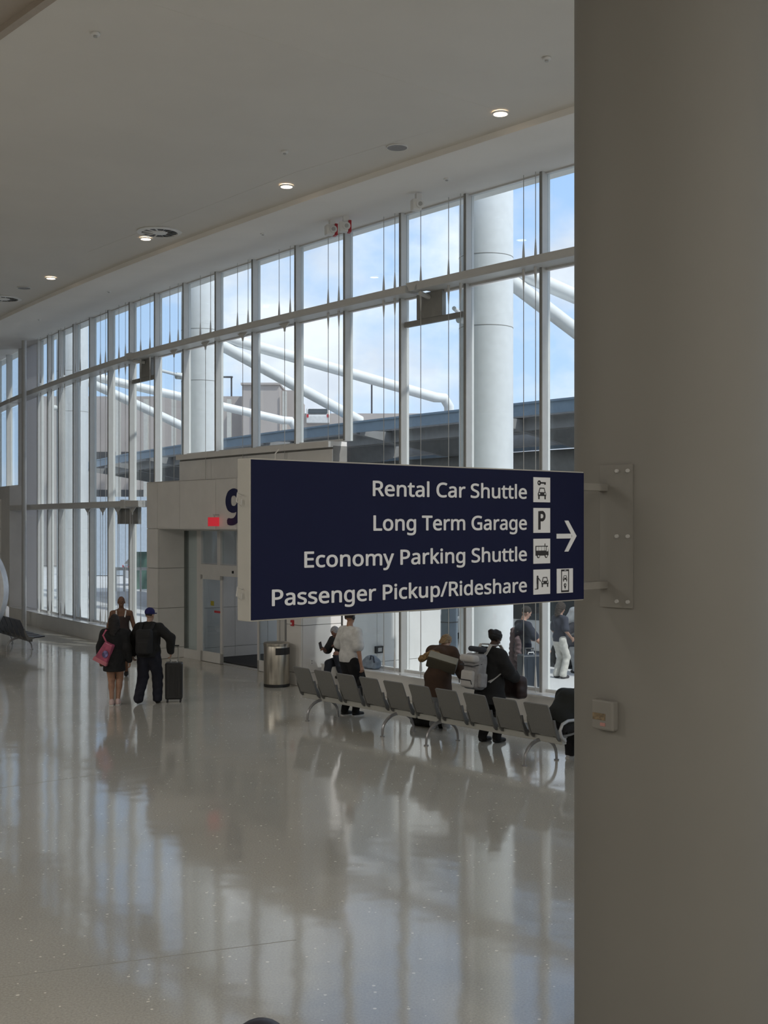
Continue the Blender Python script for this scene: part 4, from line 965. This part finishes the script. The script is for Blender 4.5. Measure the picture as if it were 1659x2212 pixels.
# 2 man in black jacket, blue cap, backpack
p = gnd(322, 1520)
w2, J = person('person', tuple(p), face_dir(.1,1), 'man in black jacket and blue cap walking away with a black backpack', H=1.76, build=1.15, lean=.06, head_yaw=-.3, skin=(.40,.25,.18),
   ra=(.13,.10,.08), la=(-.16,-.14,.10), rw=(.40,.02,.96), lw=(-.33,.08,.90), relb=(1,-.3,0), lelb=(-1,-.6,0), top=dict(c=(.010,.010,.010), hem=.86, sleeve=1.0, t=.036, collar=.03), bottom=dict(c=(.011,.012,.022), t=.022, flare=1.25), shoes=BLK, cap=(.012,.012,.10), hair=dict(c=(.02,.015,.012), style='short'))
bp_ = empty('backpack', tuple(p), face_dir(.1,1), label='black backpack worn by the man in the blue cap', cat='backpack')
A = SDF(.03); A.box(V(-.02,-.235,1.16), V(.155,.085,.23), .06); A.box(V(-.02,-.32,1.07), V(.11,.04,.12), .035); A.build('pack', M_blackcloth, bp_, .013, wr=.003)
for s in (1,-1): strap(bp_, [(s*.10-.02,-.17,1.38),(s*.12,-.06,1.50),(s*.125,.06,1.475),(s*.15,.15,1.30),(s*.17,.05,1.10),(s*.15,-.14,1.0)], .055, .012, M_blackcloth)
# suitcase
def suitcase(px, py, wd, hh, dp, label, m, handle=.32, rz=0.0, ribs=6):
    q = gnd(px, py); e = empty('suitcase', tuple(q), rz, label=label, cat='suitcase')
    MB().box(-wd/2, wd/2, -dp/2, dp/2, .055, hh).build('shell', m, e, bevel=.03)
    for i in range(ribs):
        x = -wd/2+wd*(i+.75)/(ribs+.5); MB().box(x-.007, x+.007, -dp/2-.005, dp/2+.005, .12, hh-.07).build('rib', m, e, bevel=.004)
    for sx in (-1,1):
        for sy in (-1,1): MB().cyl((sx*(wd/2-.04)-.012, sy*(dp/2-.04), .026), (sx*(wd/2-.04)+.012, sy*(dp/2-.04), .026), .026, n=12).build('wheel', M_black, e)
    MB().tube([(-.06,-.02,hh),(-.05,-.02,hh+.035),(.05,-.02,hh+.035),(.06,-.02,hh)], .010, 8).build('carry_handle', M_white, e)
    for sx in (-.075,.075): MB().cyl((sx,.06,hh), (sx,.06,hh+handle), .009, n=8).build('handle_tube', M_chrome, e)
    MB().cyl((-.09,.06,hh+handle), (.09,.06,hh+handle), .015, n=8).build('grip', M_black, e); return e
suitcase(376, 1516, .32, .74, .25, 'black hard-shell suitcase rolled beside the man in the blue cap', mat('case_black', (.016,.016,.017), .4), .30, .1)
# 3 bald man in a tank top coming towards the camera
p = gnd(262, 1462)
w3, J = person('person', tuple(p), face_dir(.15,-1), 'bald person in a white-strapped tank top walking towards the camera', H=1.74, build=1.15, skin=(.17,.085,.05), ra=(.09,.08,.08), la=(-.10,-.12,.09),
   rw=(.33,.02,.86), lw=(-.33,.02,.86), top=dict(c=(.045,.030,.028), hem=.84, sleeve=0, t=.012), bottom=dict(c=(.02,.02,.022), len=.4, t=.03), shoes=BLK, hair=None)
for s in (1,-1): strap(w3, [(s*.08,.14,1.30),(s*.095,.13,1.37),(s*.10,.07,1.435),(s*.10,-.02,1.45),(s*.09,-.12,1.36)], .028, .008, M_white, 'shoulder_strap', nrm=(0,1,.01))
# 4 man in the white T-shirt
p = gnd(757, 1546)
w4, J = person('person', tuple(p), face_dir(.75,.65), 'man in a white T-shirt and black trousers standing behind the seats', H=1.84, build=1.15, lean=-.02, head_yaw=.2, skin=(.36,.20,.15), ra=(.08,.05,.08), la=(-.10,-.05,.08),
   rw=(.30,-.02,.86), lw=(-.24,.22,1.05), relb=(.4,-1,0), top=dict(c=(.62,.62,.61), hem=.90, sleeve=.42, t=.026, fq=11), bottom=dict(c=(.010,.010,.011), t=.016), shoes=BLK, hair=dict(c=(.03,.02,.015), style='short'), extra='pale_soles')
A = SDF(.01); Hd = J['Hd']
A.ell(Hd(.085,0,.125), V(.022,.035,.042), J['Rh']); A.ell(Hd(-.085,0,.125), V(.022,.035,.042), J['Rh']); A.build('headphones', M_black, w4, .009)
hd_ = p+Vector((0,0,0)); rwv = Matrix.Rotation(face_dir(.75,.65), 3, 'Z')@Vector(tuple(J['wr'][1]))
hb = empty('carry_bag', (p.x+rwv.x+.03, p.y+rwv.y+.05, 0), .2, label='black bag held by its straps in the hand of the white T-shirt man', cat='bag')
zg = rwv.z-.09
strap(hb, [(-.01,0,zg),(-.05,0,zg-.12),(-.11,0,zg-.30)], .035, .01, M_blackcloth); strap(hb, [(.0,0,zg),(.03,0,zg-.12),(.07,0,zg-.30)], .035, .01, M_blackcloth)
MB().box(-.20,.18,-.09,.10,.24,zg-.28).build('pouch', M_blackcloth, hb, bevel=.03)
# 5 person sitting on the ledge with a phone
kk = (742-829.5)/F; s5 = S(742, .30); q5 = W(s5, .27)
fx, fy = -.80, -.60
yaw5 = face_dir(-.55,-.83)
w5, J = person('person', (q5.x, q5.y, 0), yaw5, 'person in dark clothes sitting on the ledge holding a phone', H=1.70, pelvis=(0,0,-.93*1.70/1.75+.56), lean=.42, head_pitch=.45, skin=(.20,.10,.07), ra=(.10,.52,.10), la=(-.12,.30,.30),
   rw=(.22,.46,.82), lw=(-.10,.36,.86), relb=(.6,-.4,-1), lelb=(-.5,0,-1), top=dict(c=(.020,.022,.026), hem=.86, sleeve=.45, t=.02), bottom=dict(c=(.020,.024,.036), t=.015), shoes=BLK, hair=dict(c=(.35,.35,.37), style='short'))
wv = J['wr'][1]; MB().box(-.037,.037,-.005,.005,-.075,.075).build('x', M_black) if False else None
ph = empty('phone', (0,0,0), label='dark phone held by the person sitting on the ledge', cat='phone'); Rz = Matrix.Rotation(yaw5,3,'Z'); pw_ = Rz@Vector((wv[0],wv[1]+.09,wv[2]+.08))+Vector((q5.x,q5.y,0))
ph.location = pw_; ph.rotation_euler = (.3,.5,yaw5); MB().box(-.037,.037,-.005,.005,-.075,.075).build('case', M_black, ph, bevel=.004); MB().box(-.033,.033,.005,.006,-.07,.07).build('screen', mat('phone_screen', (.05,.05,.06), .1), ph)
# 6 blonde woman in the brown coat
p = gnd(950, 1577)
w6, J = person('person', tuple(p), face_dir(.45,.9), 'blonde woman in a brown coat bent forward behind the seats', H=1.66, build=1.08, lean=.45, head_pitch=.5, pelvis=(0,-.08,-.03), skin=(.42,.26,.19), ra=(.10,.02,.08), la=(-.10,-.02,.08),
   rw=(.22,.45,.90), lw=(-.20,.50,.92), top=dict(c=(.060,.033,.020), hem=.60, sleeve=1.0, t=.05, wr=.007, fq=10), bottom=dict(c=(.36,.37,.39), t=.02), shoes=(.5,.5,.5), hair=dict(c=(.26,.17,.08), style='blonde'))
bb = atY(955, 1432, p.y-.18); e = empty('handbag', tuple(bb), -.12, label='taupe box-shaped handbag on the back of the blonde woman', cat='bag'); e.rotation_euler = (0.5,.28,-.15)
MB().box(-.24,.24,-.09,.09,-.10,.10).build('pouch', mat('taupe_dark', (.075,.065,.045), .7, bump=.2), e, bevel=.02); MB().box(-.235,.235,-.085,.085,.10,.112).build('lid', mat('taupe_light', (.27,.25,.19), .7), e, bevel=.005)
e2 = empty('scarf', tuple(atY(930, 1415, p.y-.05)), 0, label='patterned tan scarf with gold chain around the shoulders of the blonde woman', cat='scarf')
A = SDF(.03); A.cap(V(-.14,0,-.06), V(.02,-.04,.03), .06, .05); A.cap(V(.02,-.04,.03), V(.20,-.03,-.0), .05, .045); A.build('fold', mat('tan_pattern', (.25,.16,.07), .85, var=.5, scale=30), e2, .012, wr=.006, fq=40)
# 7 woman in black with the grey backpack
p = gnd(1058, 1603)
w7, J = person('person', tuple(p), face_dir(.80,.60), 'woman in black with a hair bun looking down beside the blonde woman', H=1.70, build=1.18, lean=.10, head_pitch=.35, skin=(.07,.035,.025), ra=(.10,.05,.08), la=(-.10,-.06,.08),
   rw=(.22,.34,1.00), lw=(-.16,.36,1.02), relb=(.7,-.6,-.6), top=dict(c=(.014,.014,.015), hem=.62, sleeve=1.0, t=.045, flare=1.0, wr=.006), bottom=dict(c=BLK, t=.02), shoes=BLK, hair=dict(c=(.010,.008,.008), style='bun'))
bp7 = empty('backpack', tuple(p), face_dir(.80,.60), label='large grey and white backpack worn by the woman with the bun', cat='backpack')
M_gp = mat('pack_grey', (.30,.30,.31), .8, var=.12, scale=12, bump=.3); M_gw = mat('pack_white', (.52,.51,.50), .8)
R7 = np.array(Matrix.Rotation(-.10, 3, 'X'))
A = SDF(.02); A.box(V(0,-.30,1.10), V(.165,.12,.27), .07, R7); A.build('pack', M_gp, bp7, .012, wr=.003)
A = SDF(.015); A.box(V(0,-.44,1.00), V(.13,.05,.13), .04, R7); A.build('front_pocket', M_gw, bp7, .011)
A = SDF(.015); A.box(V(0,-.37,1.30), V(.16,.12,.055), .045, R7); A.build('top_flap', M_gw, bp7, .011)
for s in (1,-1): A = SDF(.012); A.box(V(s*.18,-.31,.98), V(.035,.08,.11), .03, R7); A.build('side_pocket', M_gp, bp7, .011)
A = SDF(.02); A.cap(V(-.15,-.25,1.43), V(.15,-.25,1.43), .042); A.build('rolled_top', mat('roll_slate', (.04,.045,.06), .8), bp7, .011)
MB().tube([(-.14,-.49,.93),(-.13,-.50,.99),(.13,-.50,.99),(.14,-.49,.93)], .008, 6).build('zip_trim', M_black, bp7); MB().tube([(-.16,-.30,1.22),(-.15,-.47,1.20),(.15,-.47,1.20),(.16,-.30,1.22)], .008, 6).build('zip_trim', M_black, bp7)
for s in (1,-1): strap(bp7, [(s*.10,-.20,1.34),(s*.115,-.08,1.50),(s*.12,.10,1.47),(s*.17,.19,1.30),(s*.19,.10,1.10),(s*.18,-.18,.95)], .055, .014, M_gw)
hb7 = Matrix.Rotation(face_dir(.80,.60),3,'Z')@Vector((.02,.50,0))
e = empty('handbag', (p.x+hb7.x, p.y+hb7.y, 0), face_dir(.8,.6), label='dark reddish brown handbag held in front by the woman with the bun', cat='bag')
A = SDF(.03); A.box(V(0,0,.80), V(.20,.11,.17), .06); A.cap(V(-.12,0,.93), V(.12,0,.93), .06); A.build('pouch', mat('bag_maroon', (.022,.008,.007), .45, var=.4), e, .013, wr=.004); strap(e, [(-.13,0,.95),(-.06,-.02,1.05),(.06,-.02,1.05),(.13,0,.95)], .025, .008, M_black);
# 8 person bent over at the right, grey cap
p = bstart+BL*(9.5*PIT)+BF*.12
w8, J = person('person', (p.x, p.y, 0), face_dir(BF.x, BF.y), 'person in a black jacket bent forward on the last seat by the column', H=1.74, build=1.12, pelvis=(.05,0,-.925+.58), lean=.80, head_pitch=-.1, skin=(.2,.12,.09), ra=(.12,.42,.08), la=(-.12,.46,.08),
   rw=(.16,.60,.62), lw=(-.16,.62,.62), top=dict(c=(.012,.014,.013), hem=.84, sleeve=1.0, t=.05, wr=.007, fq=12), bottom=dict(c=(.015,.015,.017), t=.025), shoes=(.6,.6,.6), cap=(.11,.11,.12))
# 9 man in navy outside with luggage
p = gnd(1128, 1508)
w9, J = person('person', (p.x, p.y, -.02), face_dir(.9,.35), 'man in a navy T-shirt outside the glass looking down', H=1.78, build=1.05, lean=.05, head_pitch=.35, skin=(.38,.22,.16), ra=(.08,.12,.08), la=(-.08,-.10,.08),
   rw=(.36,.30,.98), lw=(-.12,.36,1.08), top=dict(c=(.014,.016,.03), hem=.88, sleeve=.42, t=.02), bottom=dict(c=(.03,.03,.035), t=.02), shoes=BLK, hair=dict(c=(.02,.015,.012), style='short'))
A = SDF(.03); A.cap(V(-.10,-.12,1.30), V(-.12,-.14,.55), .07, .10); A.cap(V(.08,-.14,1.15), V(.10,-.12,.80), .06, .09)
o = A.build('draped_jacket', mat('mauve_brown_cloth', (.11,.075,.08), .9, var=.15), w9, .014, wr=.010, fq=30)
strap(w9, [(.06,-.14,1.30),(.07,-.02,1.48),(.08,.10,1.40),(.02,.16,1.22)], .04, .01, mat('strap_olive', (.10,.11,.09), .8))
q9 = Vector(((1146-829.5)/F*22.25, 22.25, 0)); e = suitcase(1150, 1500, .44, .93, .28, 'large dark navy suitcase outside the glass beside the man in navy', mat('case_navy', (.02,.028,.04), .4), .10, .3, 3); e.location = (q9.x, q9.y, -.02)
# 10 hooded person outside
p = gnd(1209, 1463)
person('person', (p.x, p.y, -.02), face_dir(.8,.6), 'person in a dark head covering and pale trousers standing outside', H=1.62, build=.85, lean=.02, head_pitch=.2, skin=(.3,.18,.13), rw=(.22,.16,.95), lw=(-.22,.2,.95),
   top=dict(c=(.035,.04,.06), hem=.86, sleeve=.42, t=.018), bottom=dict(c=(.52,.51,.47), t=.018, flare=1.15), shoes=(.04,.035,.04), hair=dict(c=(.03,.03,.045), style='hood'))
# 11 person at the column edge outside
p = gnd(1252, 1452)
person('person', (p.x, p.y, -.02), face_dir(-.5,.85), 'person in a white T-shirt outside, half hidden by the column', H=1.76, skin=(.42,.27,.2), rw=(.3,.12,.92), lw=(-.28,.25,.9), top=dict(c=(.55,.55,.55), hem=.88, sleeve=.42, t=.03), bottom=dict(c=(.4,.4,.4), t=.02), shoes=BLK, hair=dict(c=(.02,.015,.012), style='short'))
e = empty('shoulder_bag', (gnd(1234,1462).x, p.y-.25, 0), .3, label='dark duffel bag carried by the person half hidden by the column', cat='bag'); A = SDF(.03); A.cap(V(-.16,0,.86), V(.14,0,1.02), .09, .11); A.box(V(.05,0,.72), V(.13,.09,.13), .05); A.build('pouch', mat('bag_darkgrey', (.03,.03,.04), .8), e, .014, wr=.004)
# duffel on the ledge, black bags on the floor
s_ = S(803, .26); q = W(s_, .26)
e = empty('duffel_bag', (q.x, q.y, .45), math.atan2(-math.sin(.86), math.cos(.86)), label='light blue-grey duffel bag lying on the ledge behind the white T-shirt man', cat='bag')
A = SDF(.04); A.box(V(0,0,.10), V(.20,.11,.10), .07); A.ell(V(0,0,.20), V(.16,.10,.07)); A.build('pouch', mat('duffel_blue', (.24,.30,.38), .85, var=.15, scale=12, bump=.4), e, .012, wr=.006, fq=24)
MB().tube([(.06,-.09,.18),(.10,-.11,.27),(.17,-.10,.26),(.18,-.09,.14)], .012, 8).build('handle', mat('handle_navy', (.03,.04,.07), .8), e)
q = gnd(930, 1572); e = empty('floor_bag', (q.x, q.y+.15, 0), -.6, label='black bag lying on the floor under the middle seats', cat='bag')
A = SDF(.03); A.box(V(0,0,.10), V(.33,.16,.10), .08); A.build('pouch', M_blackcloth, e, .014, wr=.004)
# ---------------------------------------------------------------- outside: ground, columns, canopy, buildings
M_pave = mat('pale_concrete', (.52,.52,.52), .8, var=.06, scale=.6)
M_road = mat('road_concrete', (.36,.36,.37), .85, var=.08, scale=.4)
M_fascia = mat('fascia_blue_grey', (.23,.31,.40), .45, var=.05)
M_under = mat('canopy_underside', (.26,.26,.26), .8, var=.08)
M_tube = mat('tube_white', (.78,.80,.80), .4, var=.02)
M_beige = mat('beige_precast', (.40,.36,.34), .9, var=.05, scale=.4)
M_dark = mat('dark_and_shade_grey', (.07,.07,.075), .8)  # own colour of posts, bands and seam; painted shade in the parking openings
MB().box(-260, 260, 5, 420, -.4, -.02-.12).build('ground', M_pave)['kind'] = 'structure'
o = strip1(-26, 40, -5.6, -.02, -.14, -.02).build('pavement', M_pave); o['kind'] = 'structure'
o = strip1(-26, 40, -16, -5.6, -.139, -.10).build('road', M_road); o['kind'] = 'structure'
for k in range(14):
    MB().box(-24+4*k, -24+4*k+2, -9.75, -9.6, -.10, -.097, WF).build('road_marking', M_white)['kind'] = 'structure'
s1 = S(1050, -1.6); CS = [s1-11.7, s1, s1+11.7, s1+22.6]
wh = ['hidden behind the near column', 'between the second and first panes from the near column', 'in the middle distance left of the centre', 'farthest left, behind the foreshortened panes']
for k, s in enumerate(CS):
    c = W(s, -1.6)
    if k == 0: continue
    e = empty('exterior_column', (c.x, c.y, 0), label='tall round white column outside the glass, '+wh[k], cat='column', group='tall columns outside the glass')
    MB().lathe([(.54,-.02),(.54,14)], n=48).build('shaft', M_extcol, e, smooth=True)
    for z in (7.2, 8.6): MB().lathe([(.541,z),(.543,z),(.543,z+.012),(.541,z+.012)], n=48).build('joint_band', M_joint, e)
    a = W(s, -1.6)-c; 
    o_ = W(s, -2.6)-W(s, -1.6)
    for nm, z0, dz, D_ in (('upper_strut', 8.55, -.15, 8.5), ('lower_strut', 8.35, -.37, 5.3)):
        p0 = o_*.45+Vector((0,0,z0)); p1 = o_*D_+Vector((0,0,z0+dz*D_))
        pts = [p0, p1]
        if nm == 'upper_strut': pts = [p0, p1-o_*.35, p1, p1+o_*.2+Vector((0,0,-.25)), p1+o_*.22+Vector((0,0,-.9))]
        MB().tube(pts, .16, 16).build(nm, M_tube, e, smooth=True)
    MB().cyl(Vector((0,0,ZTR-.5))-o_*.55, Vector((0,0,ZTR-.5))-o_*.75, .09, n=12).build('clamp', M_tube, e)
# canopy
cn = empty('road_canopy', label='long curved canopy with blue-grey edge over the road outside', cat='canopy')
strip1(-26, 40, -6.0, -5.9, 5.93, 6.2).build('fascia', M_fascia, cn); strip1(-26, 40, -6.3, -5.86, 6.2, 6.25).build('gutter', M_fascia, cn)
for a, c in ((-11.2,-7.0),(-15.5,-12.3)):
    strip1(-26, 40, a, c, 6.02, 6.12).build('deck', M_under, cn)
for off in (-7.4, -11.8):
    strip1(-26, 40, off-.2, off-.12, 5.7, 6.1).build('purlin', M_under, cn); strip1(-26, 40, off+.12, off+.2, 5.7, 6.1).build('purlin', M_under, cn)
pts = [W(s, -9.6, 5.0) for s in np.linspace(-26, 40, 50)]
MB().tube(pts, .36, 18).build('pipe_girder', M_under, cn, smooth=True)
for i in range(12):
    s = s1-11.7+5.85*i-1.2
    if s > 38: break
    MB().prism([(-12,6.0),(-6.05,6.0),(-6.05,5.88),(-9.2,5.35),(-10.2,5.35),(-12,5.85)], lambda a,b: W(s-.09,a,b), lambda a,b: W(s+.09,a,b)).build('rib', M_under, cn)
for i in range(6):
    s = s1-11.7+11.7*i-1.2
    if s > 38: break
    e = MB().cyl(W(s,-9.6,-.1), W(s,-9.6,4.9), .24, n=20); e = e.build('pier', M_extcol, cn, smooth=True)
    MB().cyl(W(s,-9.6,4.3), W(s,-9.6,4.5), .255, n=20).build('band', M_dark, e)
strip1(-26, 40, -15.7, -15.5, 5.9, 6.3).build('far_fascia', M_fascia, cn)
# a second level behind (dark parapet and bright sky under it)
o = strip1(-26, 40, -20.3, -20.0, 3.7, 4.6).build('elevated_road', M_under); tag(o, 'dark elevated roadway edge seen under the canopy', 'roadway')
strip1(-26, 40, -26, -20.3, 3.9, 4.1).build('deck', M_under, o)
# parking building
def Zp(py, Y): return CH-(py-HZ)*Y/F
def Xp(px, Y): return (px-829.5)*Y/F
YG = 95
g = empty('parking_building', (0, 0, 0), label='long beige concrete parking building with a stair tower, far outside', cat='building')
def gb(nm, pxa, pxb, pyt, dy=0, m=M_beige, pyb=None, depth=12):
    return MB().box(Xp(pxa,YG+dy), Xp(pxb,YG+dy), YG+dy, YG+dy+depth, -.1 if pyb is None else Zp(pyb,YG+dy), Zp(pyt,YG+dy)).build(nm, m, g)
gb('wing', 60, 560, 856); gb('stair_tower', 523, 603, 829, -3); gb('tower_cap', 520, 605, 826.5, -3.2, pyb=831); gb('lift_block', 600, 637, 843, -1); gb('wing', 630, 1070, 893, 0)
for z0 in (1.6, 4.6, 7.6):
    MB().box(Xp(150,YG), Xp(1070,YG), YG-.05, YG+.0, z0, z0+1.3).build('opening', M_dark, g)  # dark strips on the solid wall imitate the shade inside open decks
for x in range(70, 640, 60): gb('pilaster', x, x+9, 862 if x < 523 else 845, -3.3, mat('beige_light', (.46,.45,.42), .9), depth=.4)
for px, pt, lab in ((500, 815, 'thin lamp post with a flat head above the parking building, left'), (803, 820, 'thin lamp post with a flat head above the parking building, centre')):
    Yl = 100; zb = Zp(893 if px > 600 else 856, YG)-.3
    e = empty('lamp_post', (Xp(px,Yl), Yl, zb), label=lab, cat='lamp post')
    MB().cyl((0,0,0), (0,0,Zp(pt,Yl)-zb), .07, n=8).build('pole', M_dark, e)
    MB().box(-.75 if px < 600 else -.25, .1 if px < 600 else .25, -.15, .15, Zp(pt,Yl)-zb-.04, Zp(pt,Yl)-zb+.08).build('lamp_head', M_dark, e)
# cars
M_tire = mat('tire', (.02,.02,.02), .8); M_cglass = mat('car_glass', (.03,.04,.05), .08, spec=.8)
def make_car(name, loc, rz, col, label, h=1.75, L_=4.8, van=False):
    e = empty(name, loc, rz, label=label, cat='car'); k = L_/4.8
    prof = [(-2.38,.35),(-2.4,.95),(-2.25,1.05),(-2.0,h-.08),(-1.8,h),(.55,h),(.85,h-.08),(1.35,1.12),(2.2,.98),(2.38,.8),(2.4,.35)] if not van else \
           [(-2.38,.35),(-2.4,h-.1),(-2.3,h),(1.2,h),(1.45,h-.15),(1.9,1.2),(2.3,1.05),(2.4,.7),(2.4,.35)]
    M_c = mat('car_'+name+'%.2f' % col[0], col, .25, coat=.5)
    for y0 in (0,): MB().prism([(x*k,z) for x,z in prof], lambda a,b: (a,-.92,b), lambda a,b: (a,.92,b)).build('body', M_c, e, bevel=.06)
    wz0, wz1 = 1.1, h-.12
    for sy in (-1, 1):
        for a, b in ((-1.95,-1.05),(-.95,-.05),(.05,.95)):
            a2, b2 = a+(.12 if a < -1.5 else 0), b-(.25 if b > .9 else 0)
            MB().prism([(a*k,wz0),(b*k,wz0),(b2*k,wz1),(a2*k,wz1)], lambda p,q: (p,sy*.90,q), lambda p,q: (p,sy*.935,q)).build('side_window', M_cglass, e)
        for x in (-1.5, 1.5):
            t = MB().cyl((x*k,sy*.72,.34), (x*k,sy*.94,.34), .34, n=24).build('wheel', M_tire, e); MB().cyl((x*k,sy*.93,.34), (x*k,sy*.95,.34), .2, n=16).build('hub', M_chrome, t)
        MB().box(2.36*k,2.42*k,sy*.75-.13,sy*.75+.13,.68,.82).build('headlight', M_chrome, e); MB().box(-2.43*k,-2.38*k,sy*.8-.08,sy*.8+.08,.8,1.05).build('tail_light', M_red, e)
    if not van: MB().hexa([(-2.30*k,-.75,1.12),(-2.0*k,-.75,h-.12),(-2.0*k,.75,h-.12),(-2.30*k,.75,1.12),(-2.34*k,-.75,1.14),(-2.1*k,-.75,h-.1),(-2.1*k,.75,h-.1),(-2.34*k,.75,1.14)]).build('rear_window', M_cglass, e)
    x0,x1=( .95,1.33) if not van else (1.5,1.87)
    MB().hexa([(x0*k,-.78,h-.12),(x1*k,-.82,1.18),(x1*k,.82,1.18),(x0*k,.78,h-.12),((x0+.06)*k,-.78,h-.07),((x1+.06)*k,-.82,1.2),((x1+.06)*k,.82,1.2),((x0+.06)*k,.78,h-.07)]).build('windshield', M_cglass, e)
    return e
rt = math.atan2(-.66,.75)
c1 = gnd(1150, 1418); make_car('suv', (c1.x, c1.y, -.1), rt+math.pi, (.62,.63,.64), 'white sport utility vehicle outside behind the man in navy')
c2 = gnd(1236, 1408); make_car('suv', (c2.x+1.2, c2.y+.3, -.1), rt, (.03,.035,.05), 'dark vehicle outside behind the hooded person')
c3 = gnd(1190, 1372); make_car('van', (c3.x, c3.y, -.1), rt, (.60,.66,.72), 'pale van farther out on the road behind the other vehicles', h=2.3, van=True)
c5 = Vector((Xp(690, 97), 97, Zp(893,YG)-1.15)); make_car('car', tuple(c5), math.pi/2, (.6,.6,.6), 'white car parked on the roof of the parking building', h=1.6)
c6 = gnd(326, 1257); make_car('car', (c6.x+1.0, c6.y, -.1), .4, (.35,.36,.38), 'grey car seen far away left of the door portal', h=1.5)
# fence, hedge wall far left
o = MB().box(Xp(288,62), Xp(345,62), 62, 62.1, -.1, Zp(1192,62)).build('green_screen', mat('green_screen', (.09,.17,.14), .8, var=.3, scale=2)); tag(o, 'green screened fence far outside left of the doors', 'fence')
for q in range(5): MB().cyl((Xp(250+18*q,60),60,-.1), (Xp(250+18*q,60),60,1.1), .05, n=8).build('fence_post', M_steel, o)
MB().box(Xp(250,60), Xp(340,60), 59.97, 60.03, .95, 1.1).build('rail', M_steel, o)
o = MB().box(Xp(200,78), Xp(345,78), 78, 84, -.1, 5).build('far_building', mat('pale_blue_wall', (.42,.48,.55), .7)); tag(o, 'pale blue-grey low building far outside left of the doors', 'building')
# equipment cabinet by the vestibule
cb = gnd(972, 1478); e = empty('equipment_cabinet', (cb.x, cb.y+.2, -.02), .8, label='slate grey tall metal cabinet outside the glass', cat='cabinet')
M_slate = mat('slate_metal', (.16,.20,.24), .5)
MB().box(-.13,.13,-.12,.12,0,2.6).build('body', M_slate, e, bevel=.01); MB().box(-.18,.0,-.14,.14,0,.9).build('step_box', M_slate, e, bevel=.01); MB().box(-.131,.131,-.125,.125,1.28,1.3).build('seam', M_dark, e)
